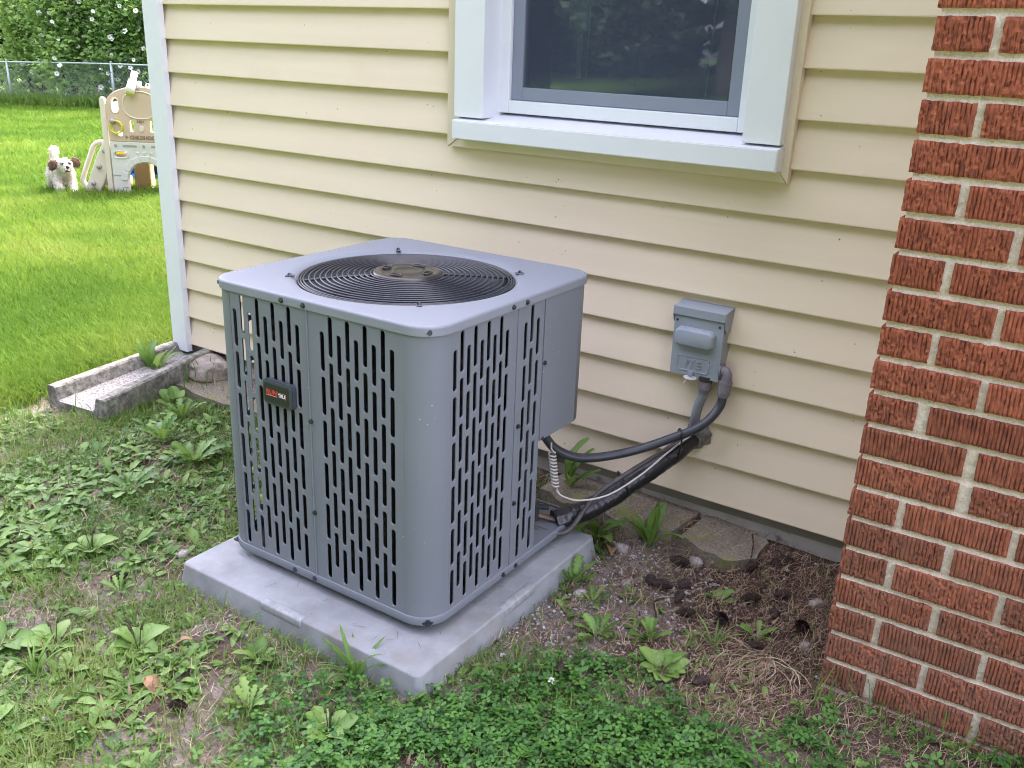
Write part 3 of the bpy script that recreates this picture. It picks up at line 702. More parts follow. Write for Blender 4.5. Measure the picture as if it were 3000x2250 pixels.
# fins: thin vertical slivers over the coil face, one part
V = []; F = []; per = np.array(P+P[:1]); seg = np.hypot(*np.diff(per, axis=0).T); cum = np.concatenate([[0], np.cumsum(seg)])
for s in np.arange(0, cum[-1], 0.0042):
    i = min(np.searchsorted(cum, s, side='right')-1, n-1); t = (s-cum[i])/seg[i]; p = per[i]*(1-t)+per[i+1]*t; d = (per[i+1]-per[i])/seg[i]; nn = np.array((d[1], -d[0]))
    off = 0.0025+0.0012*random.random(); k = len(V)
    for z in (0.102, 0.32, 0.54, 0.757):
        jx = 0.0012*random.uniform(-1, 1); q = p+nn*off+d*jx; V += [(p[0], p[1], z), (q[0], q[1], z)]
    for m_ in range(3): F.append((k+2*m_, k+2*m_+1, k+2*m_+3, k+2*m_+2))
o = obj('fins', A(V), F, mat('fin aluminium', (0.03, 0.028, 0.028), 0.5, metal=0.4, col2=(0.17, 0.155, 0.15), vscale=40, lo=0.5, hi=0.8), coil); tag(o, kind='stuff')
# leading coil hairpins: horizontal dark bands at the open cabinet corner
bm = bmesh.new()
for z in np.arange(0.14, 0.66, 0.125): tube_bm(bm, [(x-CX, y-CY, z-PZ) for x, y, _, _ in arc(AX0+RC, AY0+RC, 268, 182, 10)], 0.004, 6) if False else None
box_bm(bm, (AX0-CX+0.004, AY0-CY+RC, 0.10-PZ), (AX0-CX+0.012, AY0-CY+RC+0.012, 0.76-PZ))
bm_obj('corner_strut', bm, M_blk, ac)
# screws
scr = bpy.data.meshes.new('screw'); b_ = bmesh.new(); cyl_bm(b_, (0, 0, 0), (0, 0, 0.0012), 0.0062, 0.0062, 14); cyl_bm(b_, (0, 0, 0.0012), (0, 0, 0.0048), 0.0046, 0.0042, 6); b_.to_mesh(scr); b_.free(); scr.materials.append(M_screw)
def screw(x, y, z, n):
    o = bpy.data.objects.new('screw', scr); COL.objects.link(o); o.parent = ac; o.location = (x-CX, y-CY, z-PZ); o.rotation_euler = Vector(n).to_track_quat('Z', 'Y').to_euler()
s2 = 0.7071
for x in (1.605, 1.672): screw(x, AY0-0.004, 0.7685, (0, -1, 0))
for y in (-0.652, -0.597): screw(AX1+0.004, y, 0.7685, (1, 0, 0))
cx_, cy_ = AX1-RC+(RC+0.004)*s2, AY0+RC-(RC+0.004)*s2
screw(cx_, cy_, 0.7685, (s2, -s2, 0)); screw(AX0+RC-(RC+0.004)*s2, AY0+RC-(RC+0.004)*s2, 0.7685, (-s2, -s2, 0)); screw(AX1-RC+(RC+.004)*s2, AY1-RC+(RC+.004)*s2, .7685, (s2, s2, 0))
screw(cx_+.0005, cy_-.0005, 0.0915, (s2, -s2, 0)); screw(AX0+RC-(RC+0.003)*s2, AY0+RC-(RC+0.003)*s2, 0.090, (-s2, -s2, 0))
for x in (1.605, 1.672): screw(x, AY0-0.0028, 0.0905, (0, -1, 0))
for y in (-0.655, -0.600): screw(AX1+0.0028, y, 0.0905, (1, 0, 0))
screw(1.6800, AY0-0.0015, 0.50, (0, -1, 0)); screw(1.6800, AY0-0.0015, 0.27, (0, -1, 0)); screw(AX1+0.0015, -0.612, 0.47, (1, 0, 0)); screw(AX1+0.0015, -0.617, 0.27, (1, 0, 0)); screw(AX1+0.0015, -0.505, 0.60, (1, 0, 0)); screw(AX1+.0015, -.500, .402, (1, 0, -0.5))
# badge
def badge_part(P, y0, y1, m, parent, name, bev=0.0):
    bm = bmesh.new(); a = [bm.verts.new((x-CX, y0-CY, z-PZ)) for x, z in P]; f = bm.faces.new(a)
    e = bmesh.ops.extrude_face_region(bm, geom=[f]); bmesh.ops.translate(bm, verts=[v for v in e['geom'] if isinstance(v, bmesh.types.BMVert)], vec=(0, y1-y0, 0))
    bmesh.ops.recalc_face_normals(bm, faces=bm.faces)
    if bev: bmesh.ops.bevel(bm, geom=[e for e in bm.edges if abs(e.verts[0].co.y-(y1-CY)) < 1e-5 and abs(e.verts[1].co.y-(y1-CY)) < 1e-5], offset=bev, segments=2, affect='EDGES')
    return bm_obj(name, bm, m, parent)
bd = badge_part(rrect(1.5405, 1.6375, 0.5165, 0.5765, 0.012, 6), AY0-0.002, AY0-0.016, M_bframe, ac, 'badge', 0.003)
badge_part(rrect(1.5475, 1.6275, 0.5235, 0.5690, 0.007, 6), AY0-0.0155, AY0-0.0166, M_blk, bd, 'badge_face')
def lettering(txt, x, z, size, m, bold=0.0004):
    me = text_mesh(txt, size, 0.0003, bold)
    mx = Matrix.Translation((x-CX, AY0-CY-0.0171, z-PZ)) @ Matrix.Rotation(rad(90), 4, 'X'); me.transform(mx); link('lettering', me, m, bd)
lettering('RUN', 1.5725, 0.5485, 0.0165, M_red, 0.0002); lettering('TRU', 1.6045, 0.5455, 0.0115, M_wht, 0.0002)
bm = bmesh.new(); yA, yB = AY0-CY-0.0172, AY0-CY-0.0165
box_bm(bm, (1.5545-CX, yA, 0.5402-PZ), (1.5895-CX, yB, 0.5418-PZ)); box_bm(bm, (1.591-CX, yA, .5518-PZ), (1.6185-CX, yB, .5526-PZ)); box_bm(bm, (1.6172-CX, yA, .5402-PZ), (1.6182-CX, yB, .5517-PZ)); bm_obj('emblem_bar', bm, M_pink, bd)
# service valves in the recess
M_brass = mat('brass', (0.30, 0.20, 0.10), 0.35, metal=0.8, var=0.3, vscale=40); M_valve = mat('valve black', (0.03, 0.03, 0.03), 0.5)
bm = bmesh.new(); cyl_bm(bm, (1.875-CX, -0.39-CY, 0.125-PZ), (1.945-CX, -0.40-CY, 0.127-PZ), 0.016, 0.014, 12); cyl_bm(bm, (1.95-CX, -0.40-CY, 0.11-PZ), (1.95-CX, -0.40-CY, 0.165-PZ), 0.013, 0.012, 8); cyl_bm(bm, (1.95-CX, -0.40-CY, 0.15-PZ), (1.985-CX, -0.385-CY, 0.152-PZ), 0.008, 0.008, 8)
bm_obj('service_valve', bm, M_valve, ac)
bm = bmesh.new(); cyl_bm(bm, (1.875-CX, -0.43-CY, 0.105-PZ), (1.95-CX, -0.43-CY, 0.105-PZ), 0.012, 0.011, 10); cyl_bm(bm, (1.945-CX, -.43-CY, .1-PZ), (1.945-CX, -.43-CY, .128-PZ), .009, .009, 6); bm_obj('service_valve', bm, M_brass, ac)

# ------------------------------------------------------------------ disconnect box on the wall
M_box = mat('grey box enamel', srgb(150, 158, 166), 0.45, var=0.08, vscale=12, bump=0.04, bscale=300, dirt=srgb(120, 132, 146), dirt_scale=14, dirt_lo=0.58, dirt_hi=0.8)
BX0, BX1, BY, BZ0, BZ1 = 2.150, 2.2915, -0.056, 0.4845, 0.674
dbx = empty('disconnect_box', (2.219, 0.014, 0.4795), label='grey metal electrical disconnect box screwed to the siding', cat='electrical box')
D_ = lambda x, y, z: (x-2.225, y, z-0.4845)
def dbox(name, a, b, m, bev=0.001, parent=dbx, seg=2):
    bm = bmesh.new(); box_bm(bm, D_(*a), D_(*b), bev, seg); return bm_obj(name, bm, m, parent)
dbox('case', (BX0+0.004, BY+0.006, BZ0+0.002), (BX1-0.002, 0.010, BZ1-0.003), M_box)
door = dbox('door', (BX0, BY, BZ0), (BX1, BY+0.006, BZ1-0.024), M_box, 0.0015)
bm = bmesh.new()   # hood: top with a front lip and cheek pieces
V = [(BX0-0.003, BY-0.006, BZ1-0.022), (BX1+0.003, BY-0.006, BZ1-0.022), (BX1+0.003, BY-0.006, BZ1), (BX0-0.003, BY-0.006, BZ1), (BX1+0.003, 0.010, BZ1+0.008), (BX0-0.003, 0.010, BZ1+0.008), (BX1+0.003, 0.010, BZ1-0.052), (BX1+0.003, BY+0.02, BZ1-0.060), (BX1+0.003, BY+0.0005, BZ1-0.040), (BX1+.003, BY+.0005, BZ1-.022)]
vs = [bm.verts.new(D_(*v)) for v in V]
for f in ((0, 1, 2, 3), (3, 2, 4, 5)): bm.faces.new([vs[i] for i in f])
bm.faces.new([vs[i] for i in (1, 9, 8, 7, 6, 4, 2)])
W = [(BX0-0.003, BY-.006, BZ1-.022), (BX0-.003, BY-.006, BZ1), (BX0-.003, .010, BZ1+.008), (BX0-.003, .010, BZ1-.052), (BX0-.003, BY+.02, BZ1-.06), (BX0-.003, BY+.0005, BZ1-.04)]
bm.faces.new([bm.verts.new(D_(*v)) for v in W])
bmesh.ops.remove_doubles(bm, verts=bm.verts, dist=1e-5); bmesh.ops.solidify(bm, geom=bm.faces[:], thickness=0.0012)
bmesh.ops.recalc_face_normals(bm, faces=bm.faces)
bm_obj('hood', bm, M_box, dbx)
# raised handle bulge, pressed into the door
bm = bmesh.new(); P0 = rrect(2.160, 2.273, 0.570, 0.622, 0.016, 6); lay_ = [(1.0, 0.0), (0.985, 0.007), (0.94, 0.0145), (0.86, 0.0195), (0.72, 0.0215)]
rr = []
for s, d in lay_:
    rr.append([bm.verts.new(D_(2.2165+(x-2.2165)*(1-(1-s)*0.45), BY-d, 0.596+(z-0.596)*s)) for x, z in P0])
for i in range(len(rr)-1):
    for j in range(len(P0)): bm.faces.new((rr[i][j], rr[i][(j+1) % len(P0)], rr[i+1][(j+1) % len(P0)], rr[i+1][j]))
bm.faces.new(rr[-1]); bmesh.ops.recalc_face_normals(bm, faces=bm.faces); bm_obj('handle', bm, M_box, door, True)
bm = bmesh.new(); P = rrect(2.170, 2.261, 0.500, 0.541, 0.007, 4); tube_bm(bm, [D_(x, BY-0.0004, z) for x, z in P+P[:1]], 0.0017, 6); bm_obj('emblem_frame', bm, M_box, door, True)
me = text_mesh('ITE', 0.029, 0.0016, 0.0006); me.transform(Matrix.Translation(D_(2.2155, BY-0.0014, 0.5205)) @ Matrix.Rotation(rad(90), 4, 'X') @ Matrix.Diagonal((1.25, 1, 1, 1))); link('lettering', me, M_box, door)
bm = bmesh.new(); cyl_bm(bm, D_(2.214, BY-0.002, 0.4965), D_(2.214, BY-0.012, 0.4965), 0.0085, 0.008, 18); cyl_bm(bm, D_(2.214, BY-0.012, 0.4965), D_(2.214, BY-0.0125, 0.4965), 0.0055, 0.0045, 18); bm_obj('padlock_stud', bm, M_box, door)
bm = bmesh.new(); n = 16
vs = [bm.verts.new(D_(2.216+0.019*math.cos(a), BY-0.012-0.010*math.sin(a)*0.8, 0.486-0.004*math.sin(a))) for a in np.linspace(math.pi*0.0, math.pi*2, n, endpoint=False)]; f = bm.faces.new(vs); bmesh.ops.solidify(bm, geom=[f], thickness=0.002); bm_obj('hasp', bm, M_wht, door)
bm = bmesh.new(); cyl_bm(bm, D_(2.208, BY-0.010, 0.484), D_(2.199, BY-0.010, 0.465), 0.0016, n=6); bm_obj('seal_wire', bm, M_wht, door)
for x in (BX0+0.009, BX1-0.012):
    bm = bmesh.new(); cyl_bm(bm, D_(x, BY-0.0002, BZ1-0.038), D_(x, BY-0.002, BZ1-0.038), 0.0035, 0.003, 10); bm_obj('rivet', bm, M_screw, door)

# ------------------------------------------------------------------ conduits and lines
M_cond = mat('dark liquidtight conduit', (0.038, 0.042, 0.052), 0.38, var=0.25, vscale=30, spec=0.5)
M_fit = mat('grey plastic fitting', srgb(122, 116, 122), 0.55, var=0.1, vscale=40, bump=0.08, bscale=300)
M_flex = mat('grey flexible conduit', srgb(140, 144, 152), 0.5, var=0.2, vscale=60)
M_tape = mat('black wrapped tape', (0.014, 0.014, 0.018), 0.33, spec=0.55, bump=0.5, bscale=70, bdist=0.004)
M_ins = mat('weathered insulation', (0.085, 0.075, 0.075), 0.55, var=0.4, vscale=40)
M_cu = mat('tarnished copper', (0.16, 0.10, 0.075), 0.42, metal=0.5, col2=(0.06, 0.055, 0.06), vscale=25)
M_wirew = mat('pale cable', (0.52, 0.49, 0.46), 0.5)
cpts = [(2.302, -0.034, 0.460), (2.298, -0.045, 0.412), (2.268, -0.09, 0.364), (2.194, -0.14, 0.32), (2.125, -0.2, 0.29), (2.059, -0.27, 0.278), (2.014, -0.32, 0.285), (1.972, -0.36, 0.317), (1.945, -0.385, 0.375), (1.935, -.39, .41)]
con = tube('electrical_conduit', spline(cpts, 90), 0.0125, M_cond, None, 14); tag(con, 'black plastic conduit looping from the disconnect box to the condenser', 'conduit')
el = spline([(2.284, -0.030, 0.510), (2.296, -0.031, 0.5115), (2.304, -0.032, 0.503), (2.3045, -0.033, 0.482), (2.3035, -0.034, 0.468)], 24)
elb = tube('elbow', el, lambda t, i: 0.0145, M_fit, con, 16)
bm = bmesh.new(); cyl_bm(bm, (2.3043, -0.033, 0.486), (2.304, -0.0334, 0.478), 0.0185, 0.0185, 18); cyl_bm(bm, (2.304, -0.0334, 0.4775), (2.302, -0.035, 0.452), 0.0175, 0.0175, 18); cyl_bm(bm, (2.302, -0.035, 0.4515), (2.301, -0.037, 0.440), 0.017, 0.0138, 18); cyl_bm(bm, (2.286, -0.030, 0.510), (2.292, -0.0305, 0.5105), 0.019, 0.019, 18); bm_obj('compression_nut', bm, M_fit, con)
gpts = spline([(2.246, -0.032, 0.452), (2.244, -0.032, 0.43), (2.234, -0.032, 0.396), (2.227, -0.028, 0.355), (2.222, -0.015, 0.322), (2.221, 0.004, 0.302)], 70)
fl = tube('flexible_conduit', gpts, lambda t, i: 0.0118+0.0018*(i % 2), M_flex, None, 14); tag(fl, 'short grey ribbed conduit dropping from the disconnect box into the wall', 'conduit')
bm = bmesh.new(); cyl_bm(bm, (2.247, -0.032, 0.487), (2.247, -0.032, 0.474), 0.0185, 0.0185, 20); bm_obj('lock_nut', bm, M_valve, fl)
bm = bmesh.new(); cyl_bm(bm, (2.247, -0.032, 0.4735), (2.246, -0.032, 0.452), 0.018, 0.018, 10); cyl_bm(bm, (2.246, -0.032, 0.452), (2.2445, -0.032, 0.434), 0.017, 0.0125, 10); bm_obj('connector', bm, M_fit, fl)
lpts = [(2.222, 0.006, 0.285), (2.205, -0.04, 0.268), (2.174, -0.08, 0.237), (2.118, -0.17, 0.184), (2.084, -0.22, 0.148), (2.044, -0.28, 0.121), (2.016, -0.325, 0.111)]
def lr(t, i): return (0.019+0.0095*min(1, t*3.5))*(1+0.018*math.sin(i*1.9)+0.03*math.sin(i*0.37))
lin = tube('refrigerant_line', spline(lpts, 90), lr, M_tape, None, 16); tag(lin, 'thick black wrapped refrigerant line running from the wall to the condenser', 'pipe')
bm = bmesh.new(); d = Vector((-0.045, 0.05, -0.012)); p0 = Vector((2.028, -0.306, 0.1155)); p1 = Vector((1.990, -0.362, 0.1045)); cyl_bm(bm, p0, p1, 0.0285, 0.030, 8); bm_obj('foam_sleeve', bm, M_tape, lin)
bm = bmesh.new(); cyl_bm(bm, (1.992, -0.359, 0.105), (1.948, -0.40, 0.126), 0.0085, 0.0085, 12); bm_obj('stub_pipe', bm, M_cu, lin)
cl = tube('copper_line', spline([(2.217, -0.045, 0.300), (2.164, -0.145, 0.262), (2.111, -0.235, 0.217), (2.078, -0.29, 0.183), (2.058, -0.325, 0.14), (2.049, -0.36, 0.108), (2.035, -0.385, 0.0915), (2.005, -0.405, 0.091), (1.945, -0.43, 0.105)], 80), 0.0068, M_ins, None, 10); tag(cl, 'thin bare copper line lying against the black wrapped line', 'pipe')
bm = bmesh.new(); cyl_bm(bm, (2.017, -0.398, 0.0908), (2.010, -0.4025, 0.0908), 0.0085, 0.008, 8); bm_obj('tape_flag', bm, M_wht, cl)
# control cable with a coiled run
wp = [(1.975, -0.375, 0.335), (1.978, -0.378, 0.318)]
for i in range(0, 12*12): a = 2*math.pi*i/14; t = i/144; wp.append((1.981+0.016*t+0.0092*math.cos(a), -0.38+0.0092*math.sin(a), 0.310-0.095*t))
wp += [(2.003, -0.38, 0.205), (2.02, -0.378, 0.193), (2.064, -0.36, 0.187), (2.114, -0.297, 0.194), (2.161, -0.215, 0.232), (2.200, -0.14, 0.282), (2.215, -0.09, 0.300), (2.22, -0.03, 0.302)]
wo = tube('control_cable', np.vstack([np.array(wp[:2]), np.array(wp[2:146]), spline(wp[146:], 50)]), 0.0027, M_wirew, None, 6); tag(wo, 'thin pale control cable with a coiled drop beside the black line', 'cable')
# cable ties
def tie(c, d, r, label):
    q = Vector(d).to_track_quat('Z', 'Y').to_matrix(); pts = [Vector(c)+q@Vector((r*math.cos(a), r*1.12*math.sin(a), 0)) for a in np.linspace(0, 2*math.pi, 28)]
    o = tube('cable_tie', pts, 0.0026, M_valve, None, 6); tag(o, label, 'cable tie', 'cable ties round the lines')
tie((2.108, -0.195, 0.187), (0.62, 0.66, 0.45), 0.033, 'black cable tie round the middle of the black wrapped line')
def tie2(a, b, d, w, label):
    a, b, d = Vector(a), Vector(b), Vector(d).normalized(); e1 = (b-a); h = e1.length/2; e1.normalize(); e2 = d.cross(e1).normalized(); c = (a+b)/2
    pts = [c+e1*((h+w)*math.cos(t))+e2*(w*math.copysign(abs(math.sin(t))**0.7, math.sin(t))) for t in np.linspace(0, 6.2832, 36)]
    o = tube('cable_tie', pts, 0.0026, M_valve, None, 6); tag(o, label, 'cable tie', 'cable ties round the lines')
tie2((2.196, -0.058, 0.262), (2.226, -0.118, 0.338), (0.7, 0.3, 0.35), 0.021, 'black cable tie holding the conduit to the lines at the wall')
# sealing putty where the lines enter the wall
V = []; bm = bmesh.new(); bmesh.ops.create_icosphere(bm, subdivisions=3, radius=1)
for v in bm.verts: k = 1+0.35*mnoise.noise(v.co*2.3)+0.15*mnoise.noise(v.co*6); v.co = Vector((v.co.x*0.036*k, v.co.y*0.016*k, v.co.z*0.040*k))
pt = bm_obj('sealing_putty', bm, mat('grey putty', (0.30, 0.28, 0.27), 0.9, col2=(0.12, 0.11, 0.11), vscale=50, bump=0.5, bscale=90), None, True, (2.229, 0.006, 0.296)); tag(pt, 'lump of grey sealing putty round the pipe hole in the siding', 'putty')
# ------------------------------------------------------------------ splash block, stones, slabs
M_conc = mat('weathered concrete', (0.33, 0.315, 0.27), 0.95, col2=(0.10, 0.095, 0.08), vscale=55, bump=0.9, bscale=150, bdist=0.004, dirt=(0.075, 0.07, 0.06), dirt_scale=11, dirt_lo=0.50, dirt_hi=0.68)
M_pebble = mat('exposed pebbles', (0.44, 0.41, 0.385), 0.95, col2=(0.13, 0.12, 0.11), vscale=140, bump=0.9, bscale=160, bdist=0.003, lo=0.42, hi=0.62)
M_stone = mat('rough stone', (0.42, 0.36, 0.30), 0.95, col2=(0.20, 0.165, 0.14), vscale=24, bump=0.9, bscale=90, bdist=0.004)
M_moss = mat('mossy concrete', (0.27, 0.235, 0.18), 0.95, col2=(0.14, 0.115, 0.08), vscale=130, bump=0.9, bscale=230, bdist=0.003, dirt=(0.19, 0.21, 0.06), dirt_scale=13, dirt_lo=0.53, dirt_hi=0.70)
sb = empty('splash_block', (0.05, -0.22, 0), label='weathered concrete splash block under the white corner post', cat='splash block')
def splash():
    # cross-sections from the open end (y=-0.57) to the closed end (y=0.13)
    bm = bmesh.new(); secs = []
    for t in np.linspace(0, 1, 15):
        y = -0.575+0.705*t; xl = -0.034-0.046*t; xr = 0.262-0.145*t; zt = 0.088+0.030*t; zf = 0.034+0.042*t; w = 0.042
        yy = y
        P = [(xl, -0.04), (xl, zt-0.006), (xl+0.006, zt), (xl+w-0.006, zt), (xl+w, zt-0.006), (xl+w+0.012, zf+0.004), (xl+w+0.02, zf), (xr-w-0.02, zf), (xr-w-0.012, zf+0.004), (xr-w, zt-0.006), (xr-w+0.006, zt), (xr-0.006, zt), (xr, zt-0.006), (xr, -0.04)]
        secs.append([(x+0.0035*mnoise.noise(Vector((x*40, yy*40, z*40)))-0.05, yy+0.22+(0.03*(xr-x)/0.3-0.015)*(1-t)*-1, z+0.003*mnoise.noise(Vector((x*50, yy*50, 3)))) for x, z in P])
    V = [p for s in secs for p in s]; n = 14; F = []; FP = []
    for i in range(14):
        for j in range(n-1):
            (FP if j in (5, 6, 7) else F).append((i*n+j, (i+1)*n+j, (i+1)*n+j+1, i*n+j+1))
    F.append(tuple(range(n))[::-1]); F.append(tuple(14*n+j for j in range(n)))
    return V, F, FP
V, F, FP = splash()
o = obj('block', V, F, M_conc, sb, False); o2 = obj('channel_floor', V, FP, M_pebble, sb, False)
def rock(name, loc, size, seed, m, label=None, cat=None, group=None, sub=3, rz=0.0, flat=0.35, amp=0.22):
    bm = bmesh.new(); bmesh.ops.create_icosphere(bm, subdivisions=sub, radius=1)
    for v in bm.verts:
        c = v.co.copy(); k = 1+amp*mnoise.noise(c*1.3+Vector((seed*3.1, 0, 0)))+amp*0.4*mnoise.noise(c*3.5+Vector((0, seed, 0)))
        c = c*k
        c.x = math.copysign(min(abs(c.x), 0.82+0.1*mnoise.noise(c*2)), c.x) if flat > 0.3 else c.x
        v.co = Vector((c.x*size[0], c.y*size[1], math.copysign(abs(c.z)**(0.6 if flat > .3 else 1), c.z)*size[2]))
    o = bm_obj(name, bm, m, None, True, loc); o.rotation_euler = (0, 0, rz)
    if label: tag(o, label, cat, group)
    return o
rock('stone', (0.185, -0.055, 0.060), (0.125, 0.085, 0.042), 3, M_stone, 'flat rough brown stone leaning by the foundation behind the condenser', 'stone', None, 4, -0.25)
def slab(name, P, z0, z1, m, label, seed):
    bm = bmesh.new(); vs = [bm.verts.new((x, y, z0)) for x, y in P]; f = bm.faces.new(vs)
    e = bmesh.ops.extrude_face_region(bm, geom=[f]); top = [v for v in e['geom'] if isinstance(v, bmesh.types.BMVert)]
    bmesh.ops.translate(bm, verts=top, vec=(0, 0, z1-z0)); bmesh.ops.recalc_face_normals(bm, faces=bm.faces)
    bmesh.ops.triangulate(bm, faces=[f for f in bm.faces if len(f.verts) > 4]); bmesh.ops.subdivide_edges(bm, edges=list(bm.edges), cuts=4, use_grid_fill=True)
    for v in bm.verts:
        nn = mnoise.noise(Vector((v.co.x*16, v.co.y*16, seed))); n2 = mnoise.noise(Vector((v.co.x*60, v.co.y*60, seed)))
        v.co += Vector((nn*0.008, nn*0.006+n2*0.003, (nn*0.006+n2*0.003) if v.co.z > z0+0.01 else 0))
    o = bm_obj(name, bm, m, None, False); tag(o, label, 'slab'); return o
slab('concrete_slab', [(1.80, 0.03), (1.80, -0.13), (1.90, -0.16), (2.02, -0.15), (2.12, -0.165), (2.235, -0.135), (2.255, 0.03)], -0.03, 0.052, M_moss, 'mossy old concrete slab against the foundation beside the condenser lines', 2)
slab('concrete_slab', [(2.27, 0.03), (2.262, -0.12), (2.33, -0.165), (2.41, -0.175), (2.475, -0.13), (2.47, -0.02), (2.43, 0.03)], -0.03, 0.046, M_moss, 'cracked corner of mossy concrete half buried in pine needles', 5)
slab('paving_slab', [(0.13, -0.03), (0.16, -0.20), (0.38, -0.23), (0.62, -0.21), (0.80, -0.2), (0.80, -0.02)], -0.03, 0.030, M_moss, 'flat paving slab under the rough brown stone', 8)

# ------------------------------------------------------------------ leaves and weeds
GREENS = [(0.036, 0.090, 0.014), (0.075, 0.160, 0.026), (0.130, 0.245, 0.044), (0.21, 0.32, 0.085)]
M_leaf = leafmat('weed leaf', GREENS, 0.5, 0.28, patch=0.35, vary=0.45)
M_clover = leafmat('clover leaf', [(0.022, 0.080, 0.013), (0.052, 0.155, 0.022), (0.105, 0.235, 0.040)], 0.55, 0.25)
M_lawn = leafmat('lawn blade', [(0.026, 0.070, 0.006), (0.056, 0.125, 0.012), (0.10, 0.175, 0.020), (0.18, 0.22, 0.05)], 0.7, 0.3, 0.08)
M_blade = leafmat('weedy blade', [(0.035, 0.095, 0.012), (0.070, 0.155, 0.020), (0.125, 0.215, 0.032), (0.24, 0.25, 0.09)], 0.55, 0.3)
M_straw = leafmat('dry straw', [(0.10, 0.065, 0.04), (0.22, 0.155, 0.095), (0.36, 0.27, 0.17), (0.50, 0.41, 0.28)], 0.8, 0.05)
M_needle = leafmat('pine needles', [(0.05, 0.026, 0.018), (0.13, 0.074, 0.05), (0.25, 0.16, 0.105), (0.44, 0.34, 0.23)], 0.8, 0.0)
def leaf_profile(kind, t):
    if kind == 'plantain': return 0.27*max(0.0, math.sin(math.pi*min(1, max(0, (t-0.2)/0.80))**0.95))**0.62 if t > 0.2 else 0.022
    if kind == 'dandelion': return (0.022+0.145*t**1.1*(1-t)**0.35*1.9)*(1+0.75*((t*6.0) % 1.0-0.5)) if t < 0.985 else 0.005
    if kind == 'dock': return 0.105*math.sin(math.pi*min(1, t*0.96+0.02))**0.7+0.008
    if kind == 'broad': return 0.26*max(0, math.sin(math.pi*min(1, max(0, (t-0.1)/0.9))**1.15))**0.75 if t > 0.1 else 0.02
    if kind == 'grass': return 0.045*(1-t)**0.5*(0.6+0.8*t)
    return 0.1
def leaf_mesh(kind, seed, arch=0.5, fold=0.35, wav=0.0, nseg=12):
    """unit-length leaf along +x from the root, curling over; 4*nseg triangles"""
    r = random.Random(seed); V = []; F = []; T = []; a = r.uniform(0.75, 1.15)*arch; x = z = 0.0
    el = rad(8)+a*0.75
    tint = r.uniform(0.3, 0.75)
    nseg = 18 if kind == 'dandelion' else 12
    for i in range(nseg+1):
        t = i/nseg; w = leaf_profile(kind, t)*r.uniform(0.92, 1.08)
        ang = el-a*1.5*t; 
        if i: x += math.cos(ang)/nseg; z += math.sin(ang)/nseg
        wv = wav*math.sin(t*14+seed)
        V += [(x, -w, z+w*fold+wv), (x, 0, z), (x, w, z+w*fold-wv)]; T += [tint+0.08, tint+0.28 if kind != 'grass' else tint, tint-0.05]
    for i in range(nseg):
        for j in range(2): F.append((3*i+j, 3*i+3+j, 3*i+4+j, 3*i+1+j))
    me = bpy.data.meshes.new('leaf'); me.from_pydata(V, [], F); me.update(); me.materials.append(M_leaf)
    me.polygons.foreach_set('use_smooth', np.ones(len(F), dtype=bool))
    at = me.attributes.new('tint', 'FLOAT', 'POINT'); at.data.foreach_set('value', np.array(T, dtype=np.float32)); return me
LEAF = {k: [leaf_mesh(k, s*13+hash_, arch=ar, fold=fo, wav=wv) for s, ar in enumerate(ars)] for k, hash_, ars, fo, wv in (
    ('plantain', 1, (0.35, 0.6, 0.9, 0.5), 0.30, 0.012), ('dandelion', 2, (0.35, 0.6, 0.9, 0.45), 0.35, 0.012), ('dock', 3, (0.3, 0.6, 1.0, 1.3), 0.4, 0.014),
    ('broad', 4, (0.4, 0.7, 0.9, 0.5), 0.28, 0.010), ('grass', 5, (0.5, 0.9, 1.3, 0.7), 0.6, 0.0))}
WS = {'plantain': 0.52, 'dandelion': 0.58, 'dock': 0.78, 'broad': 0.52, 'grass': 0.85}
def weed(kind, x, y, n, size, label, name, cat='weed', up=0.35, spread=(0, 360), seedheads=0, group=None, lens=(0.65, 1.1), z=None):
    zz = float(gz(x, y)) if z is None else z
    o = empty(name, (x, y, zz-0.003), 0, label, cat, group); R = random.Random(int(x*1000)+int(y*777)); size *= WS[kind]; n = int(n*1.35)
    for i in range(n):
        me = R.choice(LEAF[kind]); l = bpy.data.objects.new('leaf', me); COL.objects.link(l); l.parent = o
        a = rad(spread[0]+(spread[1]-spread[0])*(i+R.uniform(-0.3, 0.3))/max(1, n))
        s = size*R.uniform(*lens); l.scale = (s, s*R.uniform(0.85, 1.15), s)
        l.rotation_euler = (R.uniform(-0.3, 0.3), -R.uniform(0.4, 1.3)*up, a); l.location = (0.006*math.cos(a), 0.006*math.sin(a), R.uniform(0, 0.006))
    for i in range(seedheads):
        a = R.uniform(0, 6.28); h = size*R.uniform(0.8, 1.3); bm = bmesh.new(); top = Vector((0.25*h*math.cos(a), 0.25*h*math.sin(a), h))
        tube_bm(bm, [Vector((0, 0, 0)), top*0.5+Vector((0, 0, 0.02)), top], 0.0012, 5); tube_bm(bm, [top*0.55+Vector((0, 0, 0.016)), top*0.8+Vector((0, 0, .01)), top], lambda t, i: 0.0034*(1-0.5*t), 6)
        me = bpy.data.meshes.new('seed_head'); bm.to_mesh(me); bm.free(); q = link('seed_head', me, M_seed, o, True)
    return o
M_seed = mat('seed head', (0.10, 0.10, 0.04), 0.9, var=0.4, vscale=200)
W = weed
W('dock', 0.010, -0.175, 7, 0.25, 'tall bright green weed with upright leaves beside the splash block', 'dock_plant', up=1.15, lens=(0.55, 1.15))
W('broad', 0.150, -0.250, 4, 0.15, 'pale broad leaf drooping beside the splash block', 'dock_plant', up=0.45, spread=(150, 320))
W('plantain', 0.30, -0.30, 6, 0.15, 'bushy green weed below the flat rough stone', 'plantain_plant', up=0.8)
